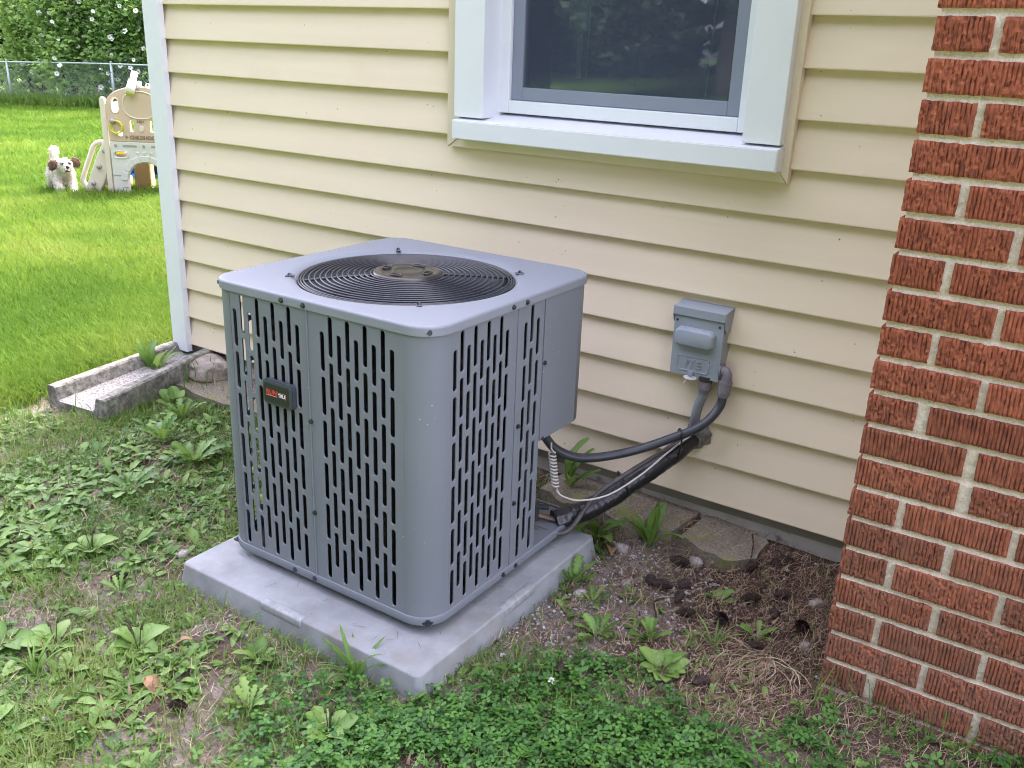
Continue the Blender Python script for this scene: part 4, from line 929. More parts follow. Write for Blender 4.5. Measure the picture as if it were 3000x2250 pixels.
W('dandelion', 0.42, -0.36, 8, 0.17, 'weed clump at the far corner of the condenser by the paving slab', 'dandelion_plant', up=0.75)
W('dandelion', 0.549, -0.537, 8, 0.17, 'upright dandelion between the splash block and the condenser', 'dandelion_plant', up=0.8)
W('dandelion', 0.770, -0.580, 9, 0.18, 'leafy dandelion close to the slotted side of the condenser', 'dandelion_plant', up=0.6)
W('dandelion', 0.769, -0.821, 9, 0.17, 'flat dandelion rosette on the patchy turf left of the condenser', 'dandelion_plant', up=0.35)
W('plantain', 0.999, -1.101, 8, 0.13, 'dusty green plantain rosette with tall seed heads left of the pad', 'plantain_plant', up=0.3, seedheads=4)
W('plantain', 1.463, -1.290, 11, 0.15, 'large plantain rosette in the patchy grass in front of the pad', 'plantain_plant', up=0.35, seedheads=5)
W('plantain', 1.30, -1.39, 8, 0.13, 'plantain rosette left of the large plantain in the foreground', 'plantain_plant', up=0.3, seedheads=2)
W('broad', 1.212, -1.457, 7, 0.13, 'broad grey-green leaves at the left border of the photo, lower clump', 'broadleaf_plant', up=0.3)
W('broad', 0.926, -1.289, 6, 0.12, 'broad grey-green leaves at the left border of the photo, upper clump', 'broadleaf_plant', up=0.3)
W('grass', 1.370, -1.478, 10, 0.11, 'small tuft of coarse grass at the lower left border', 'crabgrass_tuft', up=0.8)
W('dock', 1.860, -0.060, 4, 0.22, 'long strap leaf arching up behind the coiled cable', 'dock_plant', up=1.0, spread=(-60, 100), z=.05)
W('dock', 2.195, -0.180, 7, 0.17, 'upright weed with five leaves growing in front of the mossy slab', 'dock_plant', up=1.1)
W('dock', 2.040, -0.200, 5, 0.19, 'drooping long leaves at the back corner of the pad', 'dock_plant', up=0.5, spread=(-110, 60))
W('dandelion', 2.110, -0.455, 8, 0.135, 'dandelion growing against the right edge of the pad', 'dandelion_plant', up=0.75)
W('broad', 2.452, -0.314, 6, 0.095, 'small bright rosette in the middle of the pine needle bed', 'broadleaf_plant', up=0.45)
W('dandelion', 2.588, -0.401, 8, 0.095, 'small rosette near the brick wall beside the dry grass tuft', 'dandelion_plant', up=0.5)
W('dandelion', 2.273, -0.431, 6, 0.075, 'little rosette on the gravel beside the pine cones', 'dandelion_plant', up=0.4)
W('dandelion', 2.198, -0.506, 6, 0.085, 'little toothed rosette on the gravel right of the pad', 'dandelion_plant', up=0.35)
W('plantain', 2.459, -0.652, 11, 0.125, 'broad plantain rosette at the border of the clover and the needle bed', 'plantain_plant', up=0.4)
W('dandelion', 2.283, -0.630, 9, 0.105, 'leafy weed at the border of gravel and clover', 'dandelion_plant', up=0.6)
W('dandelion', 2.383, -0.560, 8, 0.090, 'upright weed between the gravel and the plantain rosette', 'dandelion_plant', up=0.85)
W('grass', 2.518, -0.500, 8, 0.10, 'light green grassy sprout in the needle bed', 'crabgrass_tuft', up=0.85)
W('grass', 1.924, -1.078, 11, 0.14, 'dark green crabgrass tuft against the front edge of the pad', 'crabgrass_tuft', up=0.75)
W('plantain', 2.005, -1.240, 12, 0.13, 'broad plantain rosette with seed spikes in the foreground', 'plantain_plant', up=0.4, seedheads=5)
W('dandelion', 1.828, -1.291, 9, 0.115, 'yellow-green leafy weed in the left foreground', 'dandelion_plant', up=0.7)
W('broad', 2.075, -1.075, 4, 0.095, 'pointed plantain leaves at the near corner of the pad', 'plantain_plant', up=0.8, spread=(-120, 60))
W('broad', 2.065, -1.150, 6, 0.085, 'round-leaved weed just in front of the near pad corner', 'broadleaf_plant', up=0.4)
W('broad', 2.190, -1.070, 5, 0.085, 'light green leaves standing in the clover by the pad', 'broadleaf_plant', up=0.5)
W('broad', 2.445, -0.985, 3, 0.085, 'single large leaf at the bottom of the photo in the clover', 'broadleaf_plant', up=0.7)
W('broad', 1.72, -1.17, 7, 0.11, 'dusty broad-leaved weed at the left front edge of the pad', 'broadleaf_plant', up=0.5)
W('dandelion', 1.60, -1.28, 8, 0.11, 'spreading weed between the two plantain rosettes in front', 'dandelion_plant', up=0.45)
W('dandelion', 1.22, -1.17, 7, 0.09, 'small weed off the left corner of the pad', 'dandelion_plant', up=0.5)
# tuft of bleached dry grass by the bricks
def bundle(name, x, y, n, L, m, label, cat, dirn=None, w=0.0016, lift=0.3):
    R = random.Random(5); V = []; F = []; T = []; z = float(gz(x, y))
    for i in range(n):
        side = R.random() < 0.62; a = R.gauss(3.6, 0.30) if side else R.gauss(-0.5, 0.45); l = L*R.uniform(0.45, 1.15); b = R.gauss(0.5, 0.35) if side else R.gauss(-1.9, 0.5); p = np.array([x+R.gauss(0, .012), y+R.gauss(0, .012), z+0.008]); k = len(V); tt = R.uniform(0.45, 1)
        for j in range(7):
            t = j/6; aa = a+b*t; q = p
            if j: p = p+np.array([math.cos(aa), math.sin(aa), 0])*l/6; p[2] = float(gz(p[0], p[1]))+0.008+lift*l*math.sin(math.pi*t*0.9)*0.35
            s = np.array([-math.sin(aa), math.cos(aa), 0.3])*w*(1-0.6*t); V += [tuple(p-s), tuple(p+s)]; T += [tt, tt]
        for j in range(6): F.append((k+2*j, k+2*j+2, k+2*j+3, k+2*j+1))
    o = fast(name, V, F, m, None, T); tag(o, label, cat); return o
bundle('dry_grass_tuft', 2.635, -0.470, 42, 0.15, M_straw, 'tuft of bleached dry grass near the foot of the brick wall', 'dry grass')

# ------------------------------------------------------------------ pine cones and loose stones
M_cone = mat('pine cone', (0.060, 0.034, 0.024), 0.85, col2=(0.010, 0.007, 0.006), vscale=110, lo=0.4, hi=0.6)
def cone_mesh(seed):
    r = random.Random(seed); V = []; F = []
    L, R0 = 0.058, 0.0155
    for i in range(13):
        t = i/12; rr = R0*math.sin(math.pi*(0.12+0.80*t))**0.8; n = 7
        for j in range(n):
            a = 2*math.pi*(j+0.5*(i % 2))/n+r.uniform(-.08, .08); x = -L/2+L*t; c, s = math.cos(a), math.sin(a); k = len(V); hw = 0.0064*math.sin(math.pi*(0.15+.7*t))
            V += [(x-0.006, c*rr*0.45, s*rr*0.45), (x+0.004, c*rr-s*hw, s*rr+c*hw), (x+0.004, c*rr+s*hw, s*rr-c*hw), (x+0.0085, c*rr*1.38, s*rr*1.38)]
            F += [(k, k+1, k+3), (k, k+3, k+2)]
    me = bpy.data.meshes.new('pine_cone'); me.from_pydata(V, [], F); me.update(); me.materials.append(M_cone); return me
CONES = [cone_mesh(i) for i in range(3)]
cone_spots = [
 (2.472, -0.149, 1.2, 'upright-lying dark cone near the mossy slab corner'), (2.540, -0.060, 0.1, 'reddish cone closest to the foundation wall'), (2.313, -0.354, 0.6, 'right one of the pair of dark cones on the gravel'),
 (2.281, -0.349, 2.0, 'left one of the pair of dark cones on the gravel'), (2.355, -0.313, 1.3, 'cone between the gravel and the small bright rosette'), (2.376, -0.385, 1.7, 'stubby dark cone standing on the gravel'),
 (2.416, -0.436, 0.5, 'blackish cone in front of the small bright rosette'), (2.492, -0.396, -0.6, 'slanted cone just below the small bright rosette'), (2.593, -0.298, 1.9, 'cone above the rosette near the brick wall'),
 (2.665, -0.312, -0.7, 'large cone beside the brick wall'), (2.519, -0.268, 0.4, 'cone half sunk in the needles right of the bright rosette'), (2.581, -0.203, 0.9, 'small cone under the dark needle pile by the wall'),
 (2.600, -0.447, 0.2, 'cone beneath the rosette beside the dry grass tuft'), (2.30, -0.215, 0.5, 'cone at the front edge of the mossy slab'), (2.527, -0.100, 2.2, 'cone in the shade between the slab and the bricks'),
 (2.551, -0.654, 1.0, 'lone cone at the edge of the clover'), (1.174, -1.140, 0.8, 'brown cone in the grass left of the pad'), (1.714, -1.379, 0.3, 'cone lying in the left foreground grass'), (2.354, -0.731, 0.7, 'reddish cone beside the clover'), (2.285, -0.795, 1.5, 'small dark cone in the clover behind the flower')]
for i, (x, y, rz, lab) in enumerate(cone_spots):
    o = bpy.data.objects.new('pine_cone', CONES[i % 3]); COL.objects.link(o); tag(o, lab, 'pine cone', 'pine cones on the ground')
    s = random.uniform(0.62, 0.88); o.scale = (s, s, s); o.location = (x, y, float(gz(x, y))+0.017); o.rotation_euler = (random.uniform(0, 3), random.uniform(-.25, .25), rz)
M_peb = mat('pale limestone', (0.40, 0.37, 0.34), 0.95, col2=(0.20, 0.18, 0.165), vscale=60, bump=0.4, bscale=150)
for i, (x, y, s, lab) in enumerate([(2.136, -0.235, .026, 'pale stone chip in front of the drooping leaves'), (2.156, -0.496, .022, 'pale stone beside the pad dandelion'), (2.333, -0.178, .024, 'grey stone chip at the slab edge'),
    (2.661, -0.176, .022, 'round grey stone close to the brick wall'), (2.325, -0.677, .014, 'small white stone at the clover border'), (2.695, -0.368, .018, 'pale stone beside the large cone'), (2.225, -0.374, .018, 'pale stone in the middle of the gravel'),
    (1.549, -1.588, .014, 'white pebble at the bottom left corner, nearer one'), (1.530, -1.555, .013, 'white pebble at the bottom left corner, farther one'), (2.162, -0.897, .016, 'pale round stone beside the right edge of the pad in the clover'), (2.376, -0.147, .026, 'grey stone chip beside the mossy slab'), (1.21, -0.97, .02, 'pale stone at the left edge of the pad')]):
    rock('stone', (x, y, float(gz(x, y))+s*0.25), (s, s*0.8, s*0.55), i+20, M_peb, lab, 'stone', 'loose stones', 2, i*1.3, 0, 0.3)
M_dead = mat('dead leaf', (0.33, 0.20, 0.10), 0.8, col2=(0.16, 0.08, 0.045), vscale=50)
for i, (x, y, s, lab) in enumerate([(1.61, -1.36, .035, 'curled brown leaf in the left foreground'), (2.115, -0.26, .045, 'yellowed leaf hanging by the drooping weed'), (1.55, -1.24, .028, 'small tan leaf on the grass in front of the pad')]):
    V = []; F = []
    for a in range(6):
        t = a/5; w = 0.42*math.sin(math.pi*t)*s; V += [((t-0.5)*2*s, -w, 0.3*w+0.01*math.sin(t*5)), ((t-.5)*2*s, 0, 0.008*math.sin(t*5)), ((t-.5)*2*s, w, .45*w+.008*math.sin(t*4))]
    for a in range(5):
        for b in range(2): F.append((3*a+b, 3*a+3+b, 3*a+4+b, 3*a+1+b))
    o = obj('dead_leaf', V, F, M_dead, None, True, (x, y, float(gz(x, y))+0.012)); o.rotation_euler = (0.2, 0.15, i*2.1); tag(o, lab, 'leaf')
# pale cone scale under the cabinet rim and a twig
o = obj('twig', *(lambda P: ([tuple(p) for p in P], [(0, 1, 2, 3)]))([(0, 0, 0), (0.001, 0, 0), (0.001, 0, 0.001), (0, 0, 0.001)]), M_cone) if False else None
tw = tube('twig', spline([(2.345, -0.405, float(gz(2.345, -0.405))+.012), (2.335, -0.44, float(gz(2.335, -.44))+.02), (2.36, -0.48, float(gz(2.36, -.48))+.012), (2.372, -0.53, float(gz(2.37, -.53))+.008)], 20), lambda t, i: 0.0028*(1-0.5*t), M_cone, None, 6); tag(tw, 'dark twig lying on the gravel beside the clover border', 'twig')
tw = tube('twig', spline([(2.43, -0.03, .065), (2.452, -0.08, 0.062), (2.468, -0.14, 0.045), (2.475, -0.17, 0.04)], 20), lambda t, i: 0.0024*(1-0.4*t), M_cone, None, 6); tag(tw, 'dark twig lying across the mossy slab corner', 'twig')
# ------------------------------------------------------------------ ground cover (uncountable)
FWD = np.array([-math.sin(yaw)*math.cos(pitch), math.cos(yaw)*math.cos(pitch), math.sin(pitch)]); RT = np.array(r2); UP = np.array(u2)
def blocked(x, y):
    """where nothing can grow: pad, blocks, walls"""
    b = (x > PX0-0.004) & (x < PX1+0.004) & (y > PY0-0.004) & (y < PY1+0.004)
    t = np.clip((y+0.575)/0.705, 0, 1); b |= (y > -0.58) & (y < 0.13) & (x > -0.04-0.046*t) & (x < 0.268-0.145*t)
    b |= (y > 0.028) & (x > 0.05); b |= (y > 0.0) & (x > -0.06) & (x < 8); b |= (x > 2.775) & (y > -0.533)
    return b
def on_slab(x, y): return ((x > 1.8) & (x < 2.47) & (y > -0.15)) | ((x > .14) & (x < .8) & (y > -.2) & (y < 0))
def scatter(n, x0, x1, y0, y1, prob):
    x = rng.uniform(x0, x1, n); y = rng.uniform(y0, y1, n); p = prob(x, y); k = (rng.random(n) < p) & ~blocked(x, y); return x[k], y[k]
def clover_zone(x, y):
    n = vnoise(x, y, 6, 21)-0.5
    edge = y+0.715-0.30*(x-2.45)*(x > 2.75)+0.11*n*2       # the bed is above this line on the right
    a = sstep(0.09, -0.07, edge)*sstep(2.05, 2.2, x+0.5*(y+1.05)*-1)
    b = sstep(-1.06, -1.16, y+0.08*n)*sstep(1.78, 2.08, x)
    return np.clip(np.maximum(a, b), 0, 1)*(0.25+0.75*sstep(0.30, 0.5, vnoise(x, y, 9, 22)))*(1-0.65*sstep(2.72, 2.9, x))
def bed_zone(x, y): return sstep(2.0, 2.16, x)*sstep(-0.86, -0.70, y+0.12*(vnoise(x, y, 5, 2)-.5))
def bare(x, y):
    d = np.maximum(np.maximum(PX0-x, x-PX1), np.maximum(PY0-y, y-PY1)); return np.exp(-np.maximum(d, 0)/0.045)
def blades(name, x, y, L, Wd, lean, m, label, cat, kind='stuff', tint=None, flat=0.0, curl=0.7):
    n = len(x); z = gz(x, y)+np.where(on_slab(x, y), 0.03, 0); a = rng.uniform(0, 2*np.pi, n); le = lean*rng.uniform(0.2, 1.0, n); cu = curl*rng.uniform(0.2, 1.2, n)
    dx, dy = np.cos(a), np.sin(a); sx, sy = -dy, dx
    t1 = le; t2 = le+cu
    b = np.stack([x, y, z-0.002], 1)
    mid = b+np.stack([dx*np.sin(t1), dy*np.sin(t1), np.cos(t1)], 1)*(L*0.55)[:, None]
    tip = mid+np.stack([dx*np.sin(t2), dy*np.sin(t2), np.cos(t2)], 1)*(L*0.5)[:, None]
    tip[:, 2] = np.maximum(tip[:, 2], z+0.002); s = np.stack([sx, sy, np.zeros(n)], 1)
    V = np.stack([b-s*Wd[:, None], b+s*Wd[:, None], mid-s*(Wd*0.85)[:, None], mid+s*(Wd*0.85)[:, None], tip], 1).reshape(-1, 3)
    k = np.arange(n)*5; F = np.concatenate([np.stack([k, k+1, k+3], 1), np.stack([k, k+3, k+2], 1), np.stack([k+2, k+3, k+4], 1)])
    tn = (rng.random(n) if tint is None else tint); T = np.repeat(tn, 5)
    o = fast(name, V, F, m, None, T); tag(o, label, cat, kind=kind); return o
def litter(name, x, y, L, Wd, m, label, cat, tint=None, up=0.006, bend=0.5):
    n = len(x); a = rng.uniform(0, 2*np.pi, n); b = bend*rng.normal(0, 1, n); P = []; px, py = x.copy(), y.copy(); tilt = rng.uniform(0, up, n)
    base = np.where(on_slab(x, y), 0.052, 0.0)
    for j in range(4):
        aa = a+b*j/3
        if j: px = px+np.cos(aa)*L/3; py = py+np.sin(aa)*L/3
        zz = np.maximum(gz(px, py), np.where(base > 0, base, -9))+0.003+tilt*(1+j*0.7)+0.002*np.sin(j*2.0); s = np.stack([-np.sin(aa), np.cos(aa), 0.4*np.ones(n)], 1)*(Wd*(1-0.2*j))[:, None]
        p = np.stack([px, py, zz], 1); P += [p-s, p+s]
    V = np.stack(P, 1).reshape(-1, 3); k = np.arange(n)*8
    F = np.concatenate([np.stack([k+2*j, k+2*j+2, k+2*j+3, k+2*j+1], 1) for j in range(3)])
    o = fast(name, V, F, m, None, np.repeat(rng.random(n) if tint is None else tint, 8)); tag(o, label, cat, kind='stuff'); return o
# lawn: sampled with density falling with distance, so that far blades are fewer and wider
def lawn(n, t0, t1, outer, name, label):
    r = 2.6*np.exp(rng.random(n)*math.log(30/2.6)); th = rng.uniform(rad(t0), rad(t1), n)   # azimuth left of +y
    x = CAM[0]-r*np.sin(th); y = CAM[1]+r*np.cos(th)
    # keep what is near the view (left of the house)
    k = (lawnness(x, y) > rng.random(n)) & ~blocked(x, y) & ((x < 0.02) | (y < -0.3)) & ~((x > -0.06) & (y > 0))
    d = np.stack([x, y, gz(x, y)], 1)-CAM; u = d@RT/(d@FWD); v = d@UP/(d@FWD); k &= (d@FWD > 0.3) & (u < 0.0) & ((u > -0.68) if not outer else (u <= -0.68))
    x, y, r = x[k], y[k], r[k]; patch = vnoise(x, y, 2.2, 31)*0.5+vnoise(x, y, 0.7, 32)*0.5
    L = (0.045+0.035*rng.random(len(x)))*(0.85+0.4*patch)*(1+0.03*np.minimum(r, 20)); W_ = np.maximum(0.0018, 0.00042*r)*(0.7+0.6*rng.random(len(x)))
    t = np.clip(0.02+0.85*patch+0.30*(rng.random(len(x))-0.5)+0.25*(rng.random(len(x)) < 0.05), 0, 1)
    blades(name, x, y, L, W_, 0.6, M_lawn, label, 'grass', tint=t, curl=0.9)
lawn(420000, 40, 68, False, 'lawn_grass', 'bright green mown lawn running back to the chain-link fence')
lawn(150000, 62, 100, True, 'lawn_grass', 'mown lawn left of the patchy turf, beyond the left border')
# unmown strip along the fence
n = 26000; x = rng.uniform(-24, -11, n); t = rng.uniform(-0.5, 1.6, n); fy = 10.38+(x+19.7)*(10.87-10.38)/(19.7-16.4); y = fy+t*rng.uniform(0.1, 1, n)-0.15
blades('long_grass', x, y, rng.uniform(0.15, 0.42, n), rng.uniform(0.006, 0.013, n), 0.7, M_blade, 'longer grass along the foot of the chain-link fence', 'grass', tint=np.clip(0.2+0.4*vnoise(x, y, 1.2, 8)+.15*rng.random(n), 0, 1), curl=0.9)
# patchy turf round the unit
def turf_prob(x, y):
    p = (0.30+0.70*sstep(0.32, 0.52, vnoise(x, y, 7, 41)))*(1-0.75*sstep(0.60, 0.70, vnoise(x, y, 5, 14))); p *= (1-0.93*bed_zone(x, y))*(1-0.45*clover_zone(x, y))*(1-0.75*bare(x, y)); p *= np.where(on_slab(x, y), 0.05, 1); return p*(1-0.55*lawnness(x, y))
x, y = scatter(170000, -0.5, 3.4, -2.1, 0.0, turf_prob); n = len(x)
pt = vnoise(x, y, 5, 43)
blades('turf_grass', x, y, rng.uniform(0.018, 0.055, n)*(0.7+0.6*pt), rng.uniform(0.0009, 0.0019, n), 0.9, M_blade, 'thin patchy grass round the condenser pad', 'grass', tint=np.clip(0.15+0.5*pt+0.3*rng.random(n), 0, 1), curl=0.9)
# dry thatch and needles
x, y = scatter(62000, -0.4, 3.4, -2.1, 0.03, lambda x, y: (0.30+0.55*sstep(0.4, 0.6, vnoise(x, y, 6, 51)))*(1-0.8*lawnness(x, y))*(1-.35*clover_zone(x, y))*(1-.5*bed_zone(x, y))); n = len(x)
litter('dry_thatch', x, y, rng.uniform(0.014, 0.042, n), rng.uniform(0.0004, 0.0008, n), M_straw, 'dry straw-coloured thatch lying in the patchy turf', 'straw', up=0.010, bend=0.45)
x, y = scatter(36000, 1.9, 3.4, -0.95, 0.03, lambda x, y: bed_zone(x, y)*(0.35+0.65*sstep(2.12, 2.4, x+0.3*y))*np.where(on_slab(x, y), 0.22, 1)*(0.5+0.5*sstep(.3, .55, vnoise(x, y, 8, 55)))); n = len(x)
litter('pine_needles', x, y, rng.uniform(0.014, 0.038, n), rng.uniform(0.0005, 0.0010, n), M_needle, 'fallen brown pine needles covering the bed by the wall', 'needles', up=0.010, bend=0.35)
x, y = scatter(2600, -0.2, 3.3, -1.9, 0.0, lambda x, y: (1-lawnness(x, y))*0.28); n = len(x)
litter('leaf_litter', x, y, rng.uniform(0.008, 0.020, n), rng.uniform(0.0018, 0.0045, n), M_straw, 'small bits of dead brown leaf scattered over the ground', 'leaf litter', tint=rng.random(n)*0.6, up=0.012, bend=0.5)
# gravel
def gravel(name, x, y, s, m, label):
    n = len(x); octa = np.array([(1, 0, 0), (-1, 0, 0), (0, 1, 0), (0, -1, 0), (0, 0, 1), (0, 0, -1), (.6, .6, .35), (-.6, -.6, .3)], float)
    base = octa[:6]; F0 = np.array([(0, 2, 4), (2, 1, 4), (1, 3, 4), (3, 0, 4), (2, 0, 5), (1, 2, 5), (3, 1, 5), (0, 3, 5)])
    V = base[None]*(0.55+0.75*rng.random((n, 6, 1)))*s[:, None, None]; V[:, :, 2] *= 0.65
    a = rng.uniform(0, 6.28, n); c, sn = np.cos(a)[:, None], np.sin(a)[:, None]; X = V[:, :, 0]*c-V[:, :, 1]*sn; Y = V[:, :, 0]*sn+V[:, :, 1]*c
    V = np.stack([X+x[:, None], Y+y[:, None], V[:, :, 2]+(gz(x, y)+s*0.2)[:, None]], -1).reshape(-1, 3)
    F = (np.arange(n)[:, None, None]*6+F0[None]).reshape(-1, 3); o = fast(name, V, F, m, None, np.repeat(rng.random(n), 6)); tag(o, label, 'gravel', kind='stuff'); return o
M_grav = leafmat('gravel chips', [(0.13, 0.11, 0.10), (0.25, 0.22, 0.20), (0.38, 0.35, 0.33), (0.55, 0.53, 0.51)], 0.9, 0.0, patch=0.1)
def grav_prob(x, y): return np.clip(bed_zone(x, y)*sstep(2.62, 2.2, x+0.2*y)*(0.55+.45*sstep(.35, .6, vnoise(x, y, 7, 61)))+0.9*bare(x, y)*sstep(0.40, 0.6, vnoise(x, y, 6, 62))+0.03, 0, 1)*np.where(on_slab(x, y), 0.1, 1)
x, y = scatter(60000, 0.9, 3.3, -1.9, 0.02, grav_prob); n = len(x); s = 0.0018+0.0065*rng.random(n)**3.2
gravel('gravel', x, y, s, M_grav, 'small pale gravel chips scattered over the bare soil')
# clover
def clover():
    x, y = scatter(34000, 1.7, 3.4, -1.75, -0.5, lambda x, y: clover_zone(x, y)*0.85); n = len(x)
    x2, y2 = scatter(5000, 0.3, 2.0, -1.9, -0.3, lambda x, y: 0.30*sstep(.5, .68, vnoise(x, y, 5, 71))*(1-bare(x, y))); x = np.concatenate([x, x2]); y = np.concatenate([y, y2]); n = len(x)
    h = rng.uniform(0.008, 0.040, n)*(0.6+0.6*vnoise(x, y, 9, 72)); s = rng.uniform(0.0042, 0.0085, n); a0 = rng.uniform(0, 6.28, n); tx, ty = rng.normal(0, 0.28, n), rng.normal(0, 0.28, n); tn = np.clip(rng.random(n)*0.8+0.3*(h/0.04-0.5), 0, 1)
    # leaflet: root, left shoulder, left lobe, notch, right lobe, right shoulder
    P = np.array([(0.0, 0, 0), (0.75, 0.55, 0.16), (1.55, 0.55, 0.10), (1.68, 0.0, 0.0), (1.55, -0.55, 0.10), (0.75, -0.55, 0.16)]); F0 = np.array([(0, 3, 2), (0, 2, 1), (0, 4, 3), (0, 5, 4)])
    VV = []; FF = []; TT = []; off = 0; z = gz(x, y)
    for q in range(3):
        a = a0+q*2.094+rng.normal(0, 0.12, n); c, sn = np.cos(a)[:, None], np.sin(a)[:, None]
        X = (P[None, :, 0]*c-P[None, :, 1]*sn)*s[:, None]; Y = (P[None, :, 0]*sn+P[None, :, 1]*c)*s[:, None]
        Z = P[None, :, 2]*s[:, None]+X*tx[:, None]+Y*ty[:, None]+(z+h)[:, None]+rng.normal(0, .001, n)[:, None]
        VV.append(np.stack([X+x[:, None], Y+y[:, None], Z], -1).reshape(-1, 3)); FF.append((off+np.arange(n)[:, None, None]*6+F0[None]).reshape(-1, 3)); off += 6*n
        tt = np.repeat(tn, 6).reshape(-1, 6); tt = tt+np.array([0.1, 0.0, -0.08, 0.12, -0.08, 0.0])[None]; TT.append(tt.ravel())
    # stems
    sw = 0.0006; b = np.stack([x, y, z-0.002], 1); tpt = np.stack([x, y, z+h], 1); o1 = np.stack([np.cos(a0)*sw, np.sin(a0)*sw, 0*a0], 1)
    VV.append(np.stack([b-o1, b+o1, tpt], 1).reshape(-1, 3)); FF.append((off+np.arange(n)[:, None]*3+np.array([[0, 1, 2]]))); TT.append(np.repeat(tn*0.5+.4, 3))
    o = fast('clover', np.concatenate(VV), np.concatenate(FF), M_clover, None, np.concatenate(TT)); tag(o, 'dense clover carpet in the foreground', 'clover', kind='stuff')
clover()
# white clover blossom
def blossom(x, y, h):
    V = []; F = []; z = float(gz(x, y)); R = random.Random(3)
    for i in range(60):
        a = R.uniform(0, 6.28); e = R.uniform(-0.3, 1.5); d = np.array([math.cos(a)*math.cos(e), math.sin(a)*math.cos(e), math.sin(e)]); s = np.array([-math.sin(a), math.cos(a), 0])*0.0016; p = d*0.003; q = d*0.0085; k = len(V); V += [tuple(p-s), tuple(p+s), tuple(q)]; F.append((k, k+1, k+2))
    e = empty('clover_blossom', (x, y, z), 0, 'white clover blossom standing above the clover carpet', 'flower')
    obj('petals', [(a, b, c+h) for a, b, c in V], F, mat('clover white', (0.72, 0.72, 0.6), 0.8), e); bm = bmesh.new(); tube_bm(bm, [(0, 0, 0), (0.002, 0.001, h/2), (0, 0, h)], 0.0008, 5); bm_obj('stem', bm, M_clover, e)
blossom(2.305, -0.88, 0.05)
# small weeds, uncountable
def small_weeds(name, N, x0, x1, y0, y1, prob, size, m, label, tl=0.15, th=0.85):
    x, y = scatter(N, x0, x1, y0, y1, prob); VV = []; FF = []; TT = []; off = 0
    ts = np.array([0, .3, .62, .88, 1.0])
    for q in range(7):
        k = rng.random(len(x)) < 0.8; xs, ys = x[k], y[k]; n = len(xs); z = gz(xs, ys); a = q*0.9+rng.uniform(0, 6.28, n); L = size*rng.uniform(0.45, 1.15, n); wd = L*rng.uniform(0.13, 0.25, n); up = rng.uniform(0.15, 0.95, n); cu = rng.uniform(0.4, 1.3, n)
        pos = np.stack([xs, ys, z], 1); rows = []; tn = rng.uniform(tl, th, n)
        prev = 0
        for i, t in enumerate(ts):
            e = up-cu*t; step = (t-prev)*L; prev = t; pos = pos+np.stack([np.cos(a)*np.cos(e), np.sin(a)*np.cos(e), np.sin(e)], 1)*step[:, None]
            pos[:, 2] = np.maximum(pos[:, 2], gz(pos[:, 0], pos[:, 1])+0.002); w = wd*[0.15, .75, 1.0, .6, .05][i]; s = np.stack([-np.sin(a), np.cos(a), 0*a], 1)*w[:, None]; f = np.zeros((n, 3)); f[:, 2] = w*0.4
            rows += [pos-s+f, pos.copy(), pos+s+f]
        V = np.stack(rows, 1).reshape(-1, 3); F0 = []
        for i in range(4):
            for j in range(2): F0.append((3*i+j, 3*i+3+j, 3*i+4+j, 3*i+1+j))
        FF.append((off+np.arange(n)[:, None, None]*15+np.array(F0)[None]).reshape(-1, 4)); VV.append(V); off += 15*n; TT.append(np.repeat(tn, 15)+np.tile([0, .12, 0], 5*n))
    o = fast(name, np.concatenate(VV), np.concatenate(FF), m, None, np.concatenate(TT), True); tag(o, label, 'weeds', kind='stuff')
small_weeds('weeds', 5200, -0.2, 2.1, -2.0, -0.2, lambda x, y: (1-lawnness(x, y))*(1-.8*bare(x, y))*(0.10+.9*sstep(.42, .62, vnoise(x, y, 4, 81)))*(1-bed_zone(x, y)), 0.034, M_leaf, 'low mixed weeds in the patchy turf')
small_weeds('broad_weeds', 1500, -0.1, 2.15, -1.9, -0.25, lambda x, y: (1-lawnness(x, y))*(1-.9*bare(x, y))*(0.04+.9*sstep(.50, .66, vnoise(x, y, 3.3, 87)))*(1-bed_zone(x, y)), 0.060, M_leaf, 'patches of broad-leaved weeds in the patchy turf', 0.1, 0.75)
small_weeds('seedlings', 500, 2.1, 3.3, -0.85, -0.1, lambda x, y: (0.12+.6*sstep(-0.35, -0.7, y))*sstep(.35, .6, vnoise(x, y, 6, 84)), 0.030, M_leaf, 'small green seedlings in the needle bed')
# tall grass stalks at the brick foot
n = 90; x = rng.uniform(2.76, 3.3, n); y = -0.545-rng.random(n)**2*0.12
blades('wall_grass', x, y, rng.uniform(0.05, 0.13, n), rng.uniform(0.0012, 0.0022, n), 0.5, M_blade, 'thin grass stalks at the foot of the brick wall', 'grass', tint=rng.uniform(0.1, 0.7, n), curl=0.6)
n = 260; x = rng.uniform(-0.12, 0.30, n); y = rng.uniform(-0.66, -0.05, n); k = ~blocked(x, y) & (x > 0.1); x, y = x[k], y[k]; n = len(x)
blades('block_grass', x, y, rng.uniform(0.06, 0.14, n), rng.uniform(0.0014, 0.0024, n), 0.5, M_blade, 'longer grass beside the splash block', 'grass', tint=rng.uniform(0.1, 0.6, n), curl=0.7)
